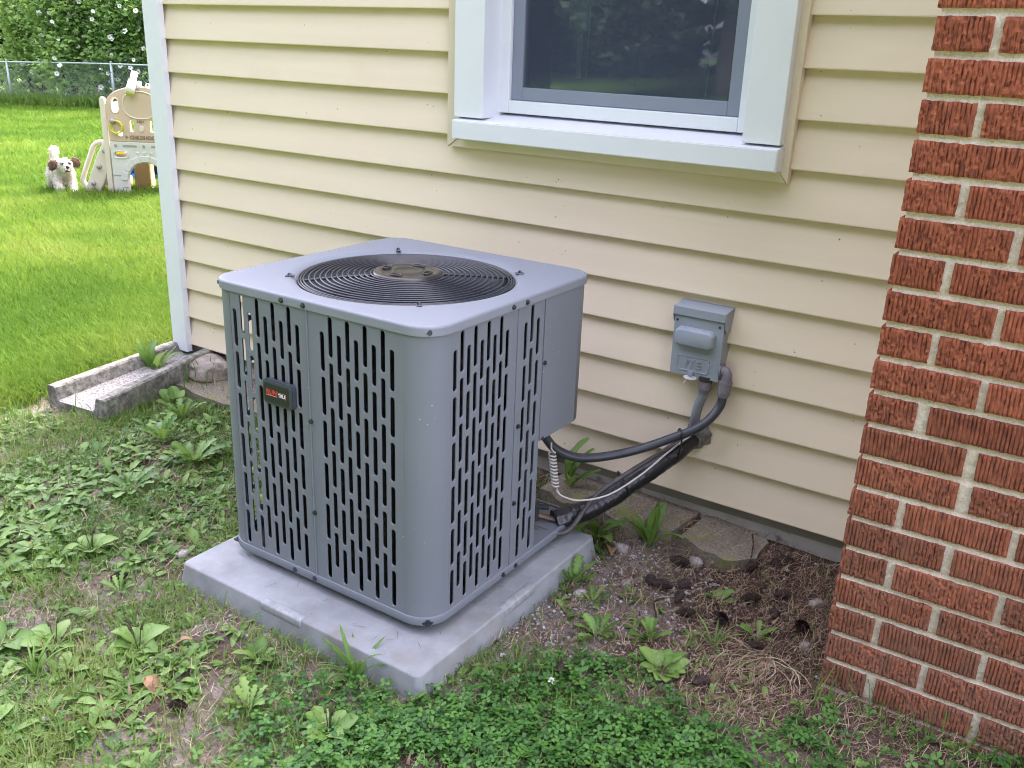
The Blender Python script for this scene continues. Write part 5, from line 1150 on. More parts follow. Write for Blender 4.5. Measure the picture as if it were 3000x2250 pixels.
# needles on the pad, one by one too small to pick
n = 150; x = rng.uniform(1.33, 2.06, n); y = rng.uniform(-1.03, -0.3, n); k = ((y < -0.90) & (y > -1.0)) | (x > 2.0) & (rng.random(n) < 0.6) | (rng.random(n) < 0.08); x, y = x[k], y[k]; n = len(x)
a = rng.uniform(0, 6.28, n); L = rng.uniform(0.004, 0.016, n); w = 0.0004; c, s = np.cos(a), np.sin(a); z = np.full(n, PZ+0.002)
V = np.stack([np.stack([x-c*L-s*w, y-s*L+c*w, z], 1), np.stack([x-c*L+s*w, y-s*L-c*w, z], 1), np.stack([x+c*L+s*w, y+s*L-c*w, z+.001], 1), np.stack([x+c*L-s*w, y+s*L+c*w, z+.001], 1)], 1).reshape(-1, 3)
o = fast('pad_needles', V, np.arange(4*n).reshape(-1, 4), M_needle, None, np.repeat(rng.random(n)*0.4, 4)); tag(o, 'dark needles and crumbs blown under the condenser onto the pad', 'needles', kind='stuff')
# ------------------------------------------------------------------ chain-link fence
M_galv = mat('galvanised pipe', (0.36, 0.42, 0.40), 0.5, metal=0.4, var=0.15, vscale=20)
M_link = mat('chain link wire', (0.30, 0.36, 0.36), 0.5, metal=0.5)
FD = np.array([0.9892, 0.1468]); FP0 = np.array([-19.69, 10.39])
def fence(p0, d, stations, top, label, mesh=True, dens=0.085):
    d = np.array(d)/np.hypot(*d); zb = lambda s: float(gz(*(p0+d*s))); root = empty('chain_link_fence', (p0[0], p0[1], 0), 0, label, 'fence')
    L0, L1 = stations[0], stations[-1]; loc = lambda s, z: (d[0]*s, d[1]*s, z)
    for s in stations:
        bm = bmesh.new(); cyl_bm(bm, loc(s, zb(s)-0.1), loc(s, zb(s)+top+0.03), 0.030, 0.030, 12); cyl_bm(bm, loc(s, zb(s)+top+0.03), loc(s, zb(s)+top+.05), 0.034, 0.018, 12); bm_obj('post', bm, M_galv, root, True)
    bm = bmesh.new(); tube_bm(bm, [loc(s, zb(s)+top-0.005) for s in np.linspace(L0, L1, 14)], 0.020, 8); bmesh.ops.recalc_face_normals(bm, faces=bm.faces); bm_obj('top_rail', bm, M_galv, root, True)
    if mesh:
        V = []; F = []; h = top-0.03; w = 0.0042; n = np.array([-d[1], d[0]])
        for sgn in (1, -1):
            for s in np.arange(L0-h, L1+h, dens):
                a, b = (s, s+h*0.82) if sgn > 0 else (s+h*0.82, s)
                za, zb_ = 0.03, top-0.02; lo, hi = max(L0, min(a, b)), min(L1, max(a, b))
                if hi-lo < 0.02: continue
                f = lambda q: za+(zb_-za)*((q-a)/(b-a)); q0, q1 = lo, hi; k = len(V)
                for q in (q0, q1):
                    g = zb(q); P = np.array([*(d*q), g+f(q)]); off = np.array([n[0], n[1], 0])*0.003*sgn
                    for vec in (np.array([d[0], d[1], 0])*w, -np.array([d[0], d[1], 0])*w, np.array([n[0], n[1], 0])*-w): V.append(tuple(P+off+vec))
                F += [(k, k+3, k+4, k+1), (k+1, k+4, k+5, k+2), (k+2, k+5, k+3, k)]
        o = fast('wire_mesh', V, F, M_link, root); tag(o, kind='stuff')
    return root
fence(FP0, FD, [-6.6, -3.3, 0.0, 3.34, 6.7, 10.0], 0.97, 'galvanised chain-link fence along the back of the lawn')
False and fence(np.array([-16.0, -9.5]), (1, 0.03), [0, 3.4, 6.8, 10.2, 13.6, 17.0, 20.4], 0.98, 'chain-link fence across the yard seen mirrored in the window glass', dens=0.2)

# ------------------------------------------------------------------ shrubs and trees
M_shrub = leafmat('shrub leaf', [(0.03, 0.08, 0.02), (0.13, 0.25, 0.065), (0.27, 0.43, 0.12), (0.42, 0.55, 0.20)], 0.5, 0.5)
M_tree = leafmat('tree leaf', [(0.014, 0.022, 0.010), (0.030, 0.046, 0.020), (0.05, 0.075, 0.03)], 0.7, 0.1, 0.2)
M_bark = mat('bark', (0.10, 0.08, 0.065), 0.95, col2=(0.045, 0.035, 0.03), vscale=25, bump=0.8, bscale=40)
M_petal = mat('white petal', (0.82, 0.82, 0.80), 0.7); M_eye = mat('petal eye', (0.35, 0.05, 0.12), 0.7)
def foliage(name, lumps, n, size, m, parent, seed, shell=0.55, zmin=None, tshift=0.0):
    """leaf-sized quads spread through the shell of several lumps (relative to the parent)"""
    g = np.random.default_rng(seed); P = []; T = []
    vol = np.array([l[3]*l[4]*l[5] for l in lumps])**0.67; cnt = (n*vol/vol.sum()).astype(int)
    for l, c in zip(lumps, cnt):
        v = g.normal(size=(c, 3)); v /= np.linalg.norm(v, axis=1)[:, None]; r = shell+(1-shell)*g.random(c)**0.6
        q = 1+0.28*np.sin(v[:, 0]*5+l[0]*3)*np.cos(v[:, 2]*6+l[1])+0.15*np.sin(v[:, 1]*11+l[2])
        p = v*(r*q)[:, None]*np.array(l[3:6])+np.array(l[:3]); P.append(p); T.append(g.normal(0.42+0.25*(g.random()-0.5)+tshift, 0.2, c))
    P = np.concatenate(P); T = np.clip(np.concatenate(T), 0, 1)
    if zmin is not None: k = P[:, 2] > zmin; P, T = P[k], T[k]
    c = len(P); a = g.normal(size=(c, 3)); a[:, 2] = np.abs(a[:, 2])*0.5-0.15; a /= np.linalg.norm(a, axis=1)[:, None]; b = np.cross(a, g.normal(size=(c, 3))); b /= np.linalg.norm(b, axis=1)[:, None]
    s = size*g.uniform(0.55, 1.15, c)[:, None]; nrm = np.cross(a, b)*0.22
    V = np.stack([P, P+(a*0.55+b*0.34+nrm)*s, P+a*s*1.15, P+(a*0.55-b*0.34+nrm)*s], 1).reshape(-1, 3)
    return fast(name, V, np.arange(4*c).reshape(-1, 4), m, parent, np.repeat(T, 4))
fl_me = None
def flower_mesh():
    V = []; F = []; MI = []
    for q in range(5):
        a = 2*math.pi*q/5; c, s = math.cos(a), math.sin(a); k = len(V)
        for (r, w, z) in ((0.006, 0, 0.0), (0.030, 0.026, 0.012), (0.056, 0.022, 0.016), (0.060, 0.0, 0.010), (0.056, -0.022, 0.016), (0.030, -0.026, 0.012)): V.append((r*c-w*s, r*s+w*c, z))
        F += [(k, k+1, k+2, k+3), (k, k+3, k+4, k+5)]; MI += [0, 0]
    k = len(V); V += [(0.013*math.cos(a), 0.013*math.sin(a), 0.014) for a in np.linspace(0, 2*math.pi, 6, endpoint=False)]; F.append(tuple(range(k, k+6))); MI.append(1)
    me = bpy.data.meshes.new('flower'); me.from_pydata(V, [], F); me.materials.append(M_petal); me.materials.append(M_eye); me.polygons.foreach_set('material_index', MI); me.update(); return me
FLM = flower_mesh()
def shrub(x, y, h, w, label, seed, nl=9000, nf=22, tshift=0.0):
    z = float(gz(x, y)); root = empty('flowering_shrub', (x, y, z), 0, label, 'shrub', None); R = random.Random(seed); lumps = []
    for i in range(9):
        lumps.append((R.uniform(-w, w)*0.6, R.uniform(-0.5, 0.5), h*R.uniform(0.2, 0.82), w*R.uniform(0.38, 0.6), 0.75*R.uniform(0.6, 1.0), h*R.uniform(0.16, 0.28)))
    lumps.append((0, 0, h*0.5, w*0.7, 0.7, h*0.45))
    foliage('crown', lumps, nl, 0.125, M_shrub, root, seed, 0.5, zmin=0.05, tshift=tshift)
    bm = bmesh.new()
    for i in range(7): a = R.uniform(0, 6.28); tube_bm(bm, spline([(0.1*math.cos(a), 0.1*math.sin(a), -0.05), (0.35*w*math.cos(a), 0.3*math.sin(a), h*0.4), (0.75*w*math.cos(a+.3), 0.55*math.sin(a), h*0.8)], 8), lambda t, i: 0.03*(1-0.7*t), 6)
    bm_obj('stem', bm, M_bark, root, True)
    for i in range(nf):
        l = R.choice(lumps); to = Vector((CAM[0]-x, CAM[1]-y, 0.3)).normalized(); v = (to+Vector((R.gauss(0, 1.1), R.gauss(0, 1.1), R.gauss(0.0, .9)))).normalized()
        p = Vector((l[0]+v.x*l[3]*0.98, l[1]+v.y*l[4]*0.98, l[2]+v.z*l[5]*0.98))
        o = bpy.data.objects.new('flower', FLM); COL.objects.link(o); o.parent = root; o.location = p+to*0.05; o.rotation_euler = (to+Vector((R.gauss(0, .4), R.gauss(0, .4), R.gauss(.1, .4)))).to_track_quat('Z', 'Y').to_euler(); s = R.uniform(0.7, 1.1); o.scale = (s, s, s)
    return root
NN = np.array([-0.1468, 0.9892])
def along(s, off): p = FP0+FD*s+NN*off; return float(p[0]), float(p[1])
for (s, off, h, w, lab, sd, nl, nf, ts) in [
    (0.95, 1.0, 3.3, 1.25, 'white-flowered shrub behind the fence, left of the middle post', 3, 12000, 46, 0.05), (2.9, 0.95, 3.4, 1.35, 'white-flowered dark shrub behind the middle post of the fence', 5, 12000, 46, -0.1),
    (4.9, 1.1, 3.5, 1.3, 'white-flowered shrub behind the fence next to the house corner', 8, 11000, 40, 0.02), (7.2, 1.0, 3.3, 1.4, 'white-flowered shrub behind the fence, hidden by the house corner', 14, 9000, 24, 0.0), (-1.2, 1.7, 3.4, 1.1, 'pale yellow-green shrub at the left border behind the fence', 11, 9000, 16, 0.25)]:
    shrub(*along(s, off), h, w, lab, sd, nl, nf, ts)
def tree(x, y, h, cr, label, seed, nl=7000, m=M_tree, trunk=0.22, low=0.3, size=0.3, cz=0.62):
    z = float(gz(x, y)); root = empty('leafy_tree', (x, y, z), 0, label, 'tree'); R = random.Random(seed); lumps = [(0, 0, h*cz, cr*0.75, cr*0.75, h*0.30)]
    for i in range(11): a = R.uniform(0, 6.28); rr = cr*R.uniform(0.3, 0.8); lumps.append((rr*math.cos(a), rr*math.sin(a), h*R.uniform(low, 0.9), cr*R.uniform(.3, .5), cr*R.uniform(.3, .5), h*R.uniform(.10, .18)))
    foliage('crown', lumps, nl, size, m, root, seed, 0.45)
    bm = bmesh.new(); tube_bm(bm, spline([(0, 0, -0.2), (0.05, 0.03, h*0.25), (-0.04, 0.06, h*0.5), (0.1, 0, h*0.8)], 14), lambda t, i: trunk*(1-0.75*t)+0.06*max(0, 0.12-t)*8*trunk, 10)
    for i in range(5): a = R.uniform(0, 6.28); b = h*R.uniform(.28, .5); tube_bm(bm, [(0, 0, b), (cr*.3*math.cos(a), cr*.3*math.sin(a), b+h*.12), (cr*.65*math.cos(a), cr*.65*math.sin(a), b+h*.22)], lambda t, i: trunk*0.4*(1-.7*t), 6)
    bm_obj('trunk', bm, M_bark, root, True); return root
tree(*along(0.05, 2.3), 5.5, 1.7, 'multi-stemmed tree with a dark trunk behind the left fence post', 21, 6000, M_shrub, 0.17, 0.42, 0.15, 0.75)
tree(-26.5, 15.2, 7.5, 3.2, 'dense dark tree filling the gap behind the shrubs, left one', 31, 9000, M_tree, .25, .12, .32, .5); tree(-24.0, 17.5, 8, 3.3, 'dense dark tree behind the shrubs, middle one', 32, 9000, M_tree, .25, .12, .32, .5); tree(-20.6, 18.0, 8, 3.4, 'dense dark tree behind the shrubs, nearest to the house corner', 33, 9000, M_tree, .25, .12, .32, .5); tree(-29.5, 14.0, 8, 3.2, 'dense dark tree behind the shrubs at the left border', 34, 8000, M_tree, .25, .12, .32, .5)
for i, (x, y, h, r, lab) in enumerate([(-3.2, -13.5, 7, 3.2, 'dark garden tree mirrored in the middle of the window glass'), (-8.5, -15.0, 8, 3.6, 'dark garden tree mirrored in the left part of the window glass'), (0.6, -14.5, 7, 3.0, 'dark garden tree mirrored in the right part of the window glass'), (-14.5, -16.0, 9, 4.0, 'tall garden tree behind the mirrored fence')]):
    tree(x, y, h, r, lab, 50+i, 26000, M_tree, 0.25, 0.16, 0.17, 0.5)
lumps = []; R = random.Random(77)  # foliage belt added behind the camera to cut low light from the front
for i in range(104):
    x = -36+50*i/103; lumps.append((x, -18+R.uniform(-2, 2)+0.012*(x+3)**2, R.uniform(1.2, 15), R.uniform(2.0, 3.2), R.uniform(1.5, 2.2), R.uniform(1.3, 2.2)))
o = foliage('light_block_trees', lumps, 64000, 0.62, M_tree, None, 78, 0.3, zmin=-1.0); tag(o, 'belt of trees added out of view to block low frontal light, mirrored in the window', 'trees', kind='stuff')
# white neighbouring house glimpsed over the shrubs
M_nh = mat('neighbour siding', (0.72, 0.72, 0.72), 0.6, var=0.05, vscale=2)
nh = empty('neighbour_house', (-34.5, 24.0, float(gz(-34.5, 24.0))), rad(35), 'white neighbouring house glimpsed above the flowering shrubs', 'house')
box('wall', (-3.2, -2.5, -0.3), (3.2, 2.5, 5.0), M_nh, nh)
obj('roof', [(-3.6, -3, 4.9), (3.6, -3, 4.9), (3.6, 0, 6.6), (-3.6, 0, 6.6), (-3.6, 3, 4.9), (3.6, 3, 4.9)], [(0, 1, 2, 3), (3, 2, 5, 4), (0, 3, 4), (1, 5, 2)], M_roof, nh)
for x in (-1.6, 1.2): box('window', (x, -2.54, 2.6), (x+0.9, -2.49, 3.9), M_dark, nh)

# ------------------------------------------------------------------ play set
M_tan = mat('tan plastic', (0.68, 0.50, 0.39), 0.5, var=0.05, vscale=6); M_cream = mat('cream plastic', (0.74, 0.66, 0.54), 0.45, var=0.04, vscale=6)
M_pw = mat('pale grey plastic', (0.72, 0.70, 0.66), 0.5, var=0.04, vscale=6); M_kn = mat('grey knob plastic', (0.36, 0.35, 0.34), 0.5); M_slide = mat('taupe plastic', (0.25, 0.22, 0.20), 0.5)
M_lime = mat('lime plastic', (0.60, 0.62, 0.06), 0.4); M_ochre = mat('ochre plastic', (0.55, 0.38, 0.19), 0.5, var=0.1, vscale=5)
PO = Vector((-4.565, 2.79, 0)); PO.z = float(gz(PO.x, PO.y)); PA = math.atan2(0.548, 0.836)
play = empty('play_set', PO, PA, 'cream and tan plastic climbing play set with an arch, standing on the lawn', 'play set')
# local frame: x along the front panel, y away from the camera, z up
def pl(name, outer, holes, y0, y1, m, parent=play, bev=0.006):
    V, F = plate_mesh(outer, holes, abs(y1-y0)/2-bev, bev); ym = (y0+y1)/2
    o = obj(name, [(v[0], ym+v[2], v[1]) for v in V], F, m, parent); return o
def circ(cx, cz, r, n=18, rz=None): return [(cx+r*math.cos(a), cz+(rz or r)*math.sin(a)) for a in np.linspace(0, 2*math.pi, n, endpoint=False)]
PW = 0.60; PC = 0.30
arch_in = [(PC+0.165*math.cos(a), 0.145+0.165*math.sin(a)) for a in np.linspace(0, math.pi, 20)]
low = [(0, 0), (PC-0.165, 0)]+arch_in[::-1][0:1]+arch_in[::-1][1:]+[(PC+0.165, 0), (PW, 0), (PW, 0.485), (0, 0.485)]
pl('lower_panel', low, [rrect(0.035, 0.148, 0.350, 0.396, 0.02, 5)], -0.02, 0.02, M_pw)
top = [(0, 0.487), (PW, 0.487), (PW, 0.80)]+[(PC+0.30*math.cos(a), 0.80+0.155*math.sin(a)) for a in np.linspace(0.12, math.pi-0.12, 22)]+[(0, 0.80)]
pl('upper_panel', top, [rrect(0.055, 0.108, 0.735, 0.850, 0.026, 6), rrect(0.083, 0.125, 0.535, 0.575, 0.019, 5), rrect(0.195, 0.228, 0.575, 0.672, 0.016, 5), rrect(0.372, 0.405, 0.575, 0.672, 0.016, 5)], -0.02, 0.02, M_tan)
def outline(name, P, y, r, m, parent=play):
    bm = bmesh.new(); tube_bm(bm, [(x, y, z) for x, z in P+P[:1]], r, 6, False); bmesh.ops.recalc_face_normals(bm, faces=bm.faces); return bm_obj(name, bm, m, parent, True)
outline('window_rim', [(PC+0.148*math.cos(a)*(1 if abs(math.cos(a)) < .99 else 1), 0.800+0.115*math.copysign(abs(math.sin(a))**0.75, math.sin(a))) for a in np.linspace(0, 2*math.pi, 40, endpoint=False)], -0.021, 0.006, M_cream)
outline('slot_rim', rrect(0.050, 0.113, 0.729, 0.856, 0.03, 6), -0.021, 0.005, M_cream)
outline('slot_rim', rrect(0.028, 0.155, 0.343, 0.403, 0.026, 5), -0.021, 0.005, M_pw)
bm = bmesh.new(); cyl_bm(bm, (PC-0.003, -0.020, 0.60), (PC-0.003, -0.030, 0.60), 0.025, 0.022, 18); bm_obj('dial', bm, M_cream, play)
# arch border blocks
for i in range(7):
    a0, a1 = math.pi*i/7+0.025, math.pi*(i+1)/7-0.025; aa = np.linspace(a0, a1, 6)
    P = [(PC+0.170*math.cos(a), 0.145+0.170*math.sin(a)) for a in aa]+[(PC+0.222*math.cos(a), 0.145+0.222*math.sin(a)) for a in aa[::-1]]; pl('arch_block', P, [], -0.028, -0.014, M_pw, play, 0.003)
for (x0, x1, z) in ((0.0, 0.075, 0.19), (0.085, 0.13, 0.085), (0.02, 0.07, 0.045), (0.47, 0.515, 0.085), (0.53, 0.60, 0.19)): box('brick_line', (x0, -0.0225, z), (x1, -0.0195, z+0.006), M_kn, play)
for x in (0.052, PC, 0.548): bm = bmesh.new(); cyl_bm(bm, (x, -0.018, 0.452), (x, -0.030, 0.452), 0.015, 0.011, 12); bm_obj('knob', bm, M_kn, play)
for x in (0.115, 0.365): pl('grey_bar', rrect(x, x+0.125, 0.442, 0.460, 0.008, 4), [], -0.024, -0.018, M_kn, play, 0.002)
def star(cx, cz, r): return [(cx+(r if i % 2 == 0 else r*0.45)*math.sin(math.pi*i/5), cz+(r if i % 2 == 0 else r*0.45)*math.cos(math.pi*i/5)) for i in range(10)]
for x, r in ((0.24, 0.014), (PC, 0.021), (0.36, 0.014)): pl('star', star(x, 0.392, r), [], -0.026, -0.018, M_pw, play, 0.002)
pl('star', star(0.158, 0.528, 0.015), [], -0.026, -0.018, M_slide, play, 0.001)
def ptext(t, x, z, s, m): me = text_mesh(t, s, 0.003, 0.0012); me.transform(Matrix.Translation((x, -0.023, z)) @ Matrix.Rotation(rad(90), 4, 'X')); link('lettering', me, m, play)
M_let = mat('relief lettering', (0.30, 0.20, 0.15), 0.6); ptext('CHILDHOOD', 0.315, 0.525, 0.043, M_let); ptext('5 IN 1', PC-0.005, 0.662, 0.026, M_let)
# left side board, right side, back panel, platform
pl('side_board', [(-0.055, 0), (-0.012, 0), (-0.004, 0.83), (-0.012, 0.855), (-0.035, 0.86), (-0.052, 0.845)], [], -0.025, 0.02, M_cream)
box('side_panel', (-0.05, 0.03, 0.47), (-0.015, 0.52, 0.80), M_cream, play, 0.01); box('side_panel', (PW-0.02, 0.03, 0.0), (PW+0.02, 0.52, 0.80), M_cream, play, 0.01)
box('platform', (0.0, 0.03, 0.44), (PW-.02, 0.52, 0.47), M_cream, play, 0.005)
pl('pillar', [(0.055, 0), (0.215, 0), (0.20, 0.44), (0.065, 0.44)], [], 0.30, 0.42, M_ochre, play, 0.015)
box('base_rail', (0.13, 0.28, 0.0), (0.23, 0.34, 0.045), M_pw, play, 0.01)
# periscope on top
bm = bmesh.new(); tube_bm(bm, [(PC-0.055, -0.075, 0.905), (PC-0.047, -0.055, 0.955), (PC-0.038, -0.03, 1.005)], lambda t, i: 0.040-0.006*t, 16); tube_bm(bm, [(PC-0.038, -0.03, 1.000), (PC-0.024, 0.0, 1.075)], lambda t, i: 0.028, 16); box_bm(bm, (PC-0.03, -0.03, 0.94), (PC+0.02, 0.02, 1.0), 0.008); bmesh.ops.recalc_face_normals(bm, faces=bm.faces)
tel = bm_obj('telescope', bm, mat('white plastic', (0.78, 0.77, 0.74), 0.4), play, True); bm = bmesh.new(); cyl_bm(bm, (PC-0.0555, -0.0765, 0.902), (PC-0.0565, -0.080, 0.895), 0.036, 0.034, 18); bm_obj('lens', bm, M_lime, tel)
bm = bmesh.new(); tube_bm(bm, [(PC+0.075+0.014*math.cos(a), 0.0, 0.968+0.014*math.sin(a)) for a in np.linspace(0, 6.283, 16)], 0.005, 6); bm_obj('eyelet', bm, M_pw, play, True)
# toss rings on the grey hook
bm = bmesh.new(); cyl_bm(bm, (0.060, -0.02, 0.655), (0.050, -0.055, 0.665), 0.022, 0.020, 16); bm_obj('hook', bm, M_kn, play, True)
for k, (dx, r, lab) in enumerate([(0.0, 0.052, 'front'), (0.008, 0.05, 'rear')]):
    o = tube('toss_ring', [(0.082+dx+r*math.cos(a), -0.05+0.012*k, 0.612+r*1.05*math.sin(a)) for a in np.linspace(0, 6.2832, 36)], 0.0062, M_lime, None, 8); o.location = PO; o.rotation_euler = (0, 0, PA); tag(o, 'lime green toss ring on the hook of the play set, %s one of two' % lab, 'ring', 'toss rings')
# climbing ramp on the left with three knobs and a loop handle
pl('climbing_ramp', [(-0.315, 0.0), (-0.165, 0.0), (-0.02, 0.31), (-0.02, 0.475), (-0.085, 0.475), (-0.155, 0.36)], [], 0.04, 0.10, M_cream, play, 0.014)
bm = bmesh.new(); tube_bm(bm, spline([(-0.285, 0.08, 0.06), (-0.318, 0.08, 0.11), (-0.305, 0.08, 0.17), (-0.215, 0.08, 0.37), (-0.185, 0.08, 0.43), (-0.14, 0.08, 0.462), (-0.08, 0.08, 0.462)], 40), 0.023, 10); bmesh.ops.recalc_face_normals(bm, faces=bm.faces); bm_obj('handrail', bm, M_cream, play, True)
for x, z in ((-0.075, 0.395), (-0.140, 0.255), (-0.205, 0.105)):
    bm = bmesh.new(); cyl_bm(bm, (x, 0.04, z), (x, 0.015, z-0.002), 0.022, 0.017, 12); bm_obj('foot_hold', bm, M_kn, play, True)
pl('grey_slide', [(-0.165, 0.075), (-0.02, 0.10), (-0.02, 0.34)], [], 0.12, 0.40, M_slide, play, 0.006)
bm = bmesh.new(); cyl_bm(bm, (-0.07, 0.45, 0.0), (-0.07, 0.45, 0.12), 0.05, 0.045, 14); bm_obj('base_foot', bm, M_ochre, play, True)
# paddling pool and toy behind the arch
def local(u, n): return PO.x+0.836*u-0.548*n, PO.y+0.548*u+0.836*n
px, py = local(-0.27, 1.35); pz_ = float(gz(px, py))
pool = empty('paddling_pool', (px, py, pz_), 0, 'bright blue paddling pool seen through the arch of the play set', 'pool')
bm = bmesh.new()
for zc, rr in ((0.050, 0.055), (0.14, 0.050)):
    P = [(0.30*math.cos(a), 0.30*math.sin(a), zc) for a in np.linspace(0, 6.2832, 40)]; tube_bm(bm, P, rr, 10)
bmesh.ops.recalc_face_normals(bm, faces=bm.faces); bm_obj('ring_wall', bm, mat('blue vinyl', (0.01, 0.17, 0.62), 0.3), pool, True)
bm = bmesh.new(); cyl_bm(bm, (0, 0, 0.0), (0, 0, 0.02), 0.28, 0.28, 32); bm_obj('pool_floor', bm, mat('pool floor', (0.05, 0.3, 0.7), 0.4), pool)
for du, lab in ((-0.38, 'left'), (0.02, 'right')):
    qx, qy = local(0.0+du, 1.0); t = empty('inflatable_toy', (qx, qy, pz_+0.14), 0, 'yellow and navy inflatable toy in the paddling pool, %s one' % lab, 'toy', 'pool toys')
    bm = bmesh.new(); bmesh.ops.create_uvsphere(bm, u_segments=20, v_segments=12, radius=0.12); bm_obj('body', bm, mat('navy vinyl', (0.02, 0.025, 0.06), 0.4), t, True, (0, 0, 0.07))
    bm = bmesh.new(); bmesh.ops.create_uvsphere(bm, u_segments=20, v_segments=12, radius=0.105)
    for v in bm.verts: v.co.z *= 0.85
    bm_obj('cap', bm, mat('yellow vinyl', (0.75, 0.52, 0.02), 0.4), t, True, (0, 0, 0.185))

# ------------------------------------------------------------------ dog
M_fur = mat('white fur', (0.80, 0.76, 0.70), 0.9, col2=(0.62, 0.56, 0.48), vscale=25, spec=0.1); M_earf = mat('brown ear fur', (0.24, 0.155, 0.115), 0.9, col2=(0.09, 0.06, 0.05), vscale=30, spec=.1); M_nose = mat('dog nose', (0.015, 0.013, 0.013), 0.35); M_mouth = mat('dog mouth', (0.10, 0.03, 0.03), 0.5); M_greyfur = mat('grey eye fur', (0.30, 0.28, 0.26), 0.9)
DX, DY = -5.06, 2.58
dog = empty('dog', (DX-0.06, DY+0.05, float(gz(DX, DY))), rad(-20), 'small fluffy white dog with brown ears running across the lawn', 'dog')
def skin_mesh(name, pts, edges, radii, m, parent, sub=2, root=0):
    me = bpy.data.meshes.new(name); me.from_pydata(pts, edges, []); o = bpy.data.objects.new(name, me); COL.objects.link(o)
    s = o.modifiers.new('skin', 'SKIN'); s.use_smooth_shade = True; sv = me.skin_vertices[0].data
    for i, r in enumerate(radii): sv[i].radius = (r, r) if not isinstance(r, tuple) else r; sv[i].use_root = (i == root)
    q = o.modifiers.new('sub', 'SUBSURF'); q.levels = sub; q.render_levels = sub
    dg = bpy.context.evaluated_depsgraph_get(); dg.update(); nm = bpy.data.meshes.new_from_object(o.evaluated_get(dg)); bpy.data.objects.remove(o); bpy.data.meshes.remove(me)
    nm.name = name; nm.materials.clear(); nm.materials.append(m); return link(name, nm, m, parent, True)
DP = [(-.17, 0, .205), (-.06, 0, .205), (.05, 0, .205), (.105, 0, .235), (.15, 0, .275), (.185, 0, .285), (.235, 0, .262), (.262, 0, .257),
      (.075, .055, .165), (.10, .060, .105), (.155, .058, .055), (.185, .056, .022),      # left foreleg, reaching down
      (.075, -.055, .165), (.115, -.062, .115), (.150, -.060, .085), (.172, -.058, .060), # right foreleg, lifted
      (-.17, .055, .165), (-.13, .062, .105), (-.195, .062, .055), (-.18, .062, .015),    # left hind
      (-.17, -.055, .165), (-.12, -.062, .11), (-.20, -.062, .065), (-.215, -.062, .018), # right hind
      (-.225, 0, .265), (-.245, 0.0, .325), (-.215, 0.0, .375), (-.17, 0, .392)]
DE = [(0, 1), (1, 2), (2, 3), (3, 4), (4, 5), (5, 6), (6, 7), (2, 8), (8, 9), (9, 10), (10, 11), (2, 12), (12, 13), (13, 14), (14, 15), (0, 16), (16, 17), (17, 18), (18, 19), (0, 20), (20, 21), (21, 22), (22, 23), (0, 24), (24, 25), (25, 26), (26, 27)]
DR = [.078, .080, .082, .066, .060, .066, .040, .028, .045, .034, .030, .030, .045, .034, .032, .034, .05, .038, .026, .026, .05, .038, .026, .026, .032, .034, .040, .026]
body = skin_mesh('body', DP, DE, DR, M_fur, dog)
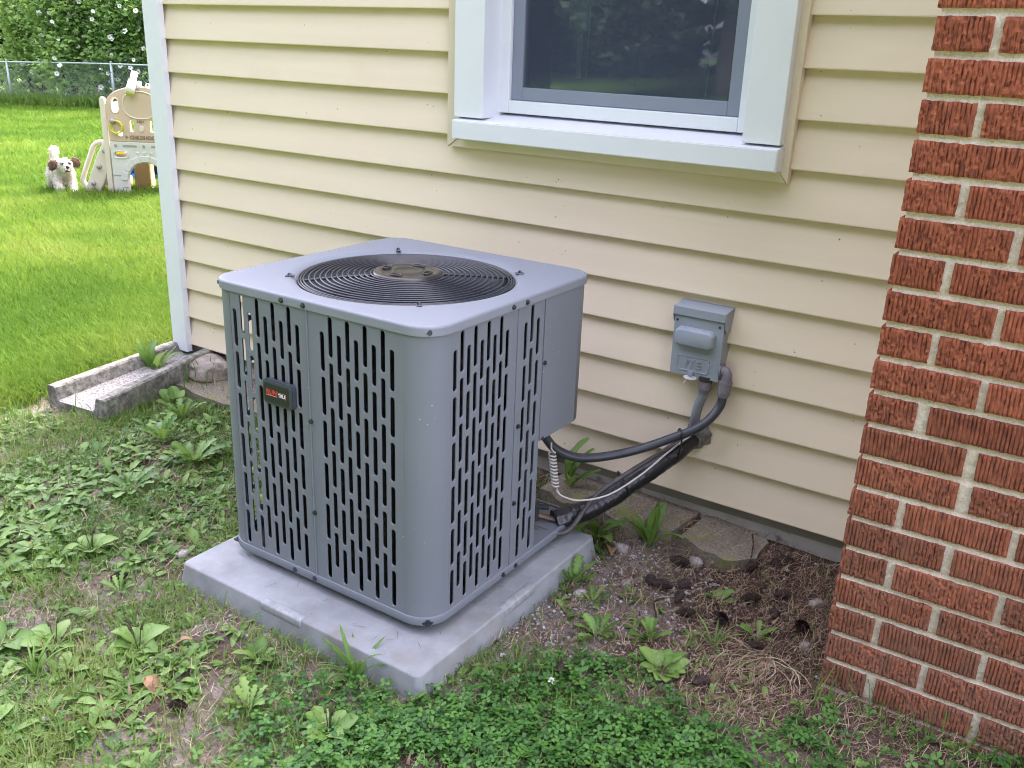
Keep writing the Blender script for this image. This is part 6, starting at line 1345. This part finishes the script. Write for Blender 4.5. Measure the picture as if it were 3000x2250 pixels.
def fur(base, n, L, w, m, name, parent, droop=0.5, seed=1):
    me = base.data; g = np.random.default_rng(seed); me.calc_loop_triangles(); T = np.array([t.vertices[:] for t in me.loop_triangles]); P = np.array([v.co[:] for v in me.vertices]); N = np.array([v.normal[:] for v in me.vertices])
    a, b, c = P[T[:, 0]], P[T[:, 1]], P[T[:, 2]]; ar = np.linalg.norm(np.cross(b-a, c-a), axis=1); idx = g.choice(len(T), n, p=ar/ar.sum()); u = g.random((n, 2)); fl_ = u.sum(1) > 1; u[fl_] = 1-u[fl_]
    p = a[idx]+(b-a)[idx]*u[:, :1]+(c-a)[idx]*u[:, 1:]; nr = N[T[idx, 0]]; d = nr+g.normal(0, .45, (n, 3)); d[:, 2] -= droop; d[:, 0] -= .2; d /= np.linalg.norm(d, axis=1)[:, None]; s = np.cross(d, g.normal(size=(n, 3))); s /= np.linalg.norm(s, axis=1)[:, None]
    l = (L*g.uniform(.5, 1.2, n))[:, None]; p = p-nr*0.004; V = np.stack([p-s*w, p+s*w, p+d*l*.6+s*w*.8, p+d*l*.6-s*w*.8, p+d*l+np.array([0, 0, -.2])*l*droop], 1).reshape(-1, 3); k = np.arange(n)*5
    F = np.concatenate([np.stack([k, k+1, k+2], 1), np.stack([k, k+2, k+3], 1), np.stack([k+3, k+2, k+4], 1)]); o = fast(name, V, F, m, parent); tag(o, kind='stuff'); return o
fur(body, 5200, 0.026, 0.0028, M_fur, 'fur', dog)
for sy, sz in ((1, 0.005), (-1, -0.01)):
    bm = bmesh.new(); bmesh.ops.create_icosphere(bm, subdivisions=3, radius=1)
    for v in bm.verts: k = 1+0.2*mnoise.noise(v.co*2.2+Vector((sy*4, 0, 0))); v.co = Vector((v.co.x*0.020*k, v.co.y*0.036*k, v.co.z*0.045*k))
    e = bm_obj('ear', bm, M_earf, dog, True, (.165, sy*.094, .292+sz)); e.rotation_euler = (sy*0.5, 0, 0); fur(e, 500, .022, .0022, M_earf, 'ear_fur', e, .5, 5)
for sy in (1, -1):
    bm = bmesh.new(); bmesh.ops.create_uvsphere(bm, u_segments=10, v_segments=8, radius=.0105); bm_obj('eye', bm, M_nose, dog, True, (.243, sy*.028, .300))
    bm = bmesh.new(); bmesh.ops.create_uvsphere(bm, u_segments=10, v_segments=8, radius=.018); bm_obj('eye_patch', bm, M_greyfur, dog, True, (.232, sy*.031, .300))
bm = bmesh.new(); bmesh.ops.create_uvsphere(bm, u_segments=12, v_segments=8, radius=.0155); bm_obj('nose', bm, M_nose, dog, True, (.288, 0, .272))
bm = bmesh.new(); bmesh.ops.create_uvsphere(bm, u_segments=12, v_segments=8, radius=.016)
for v in bm.verts: v.co.z *= .6; v.co.y *= 1.2
bm_obj('mouth', bm, M_mouth, dog, True, (.274, 0, .238))
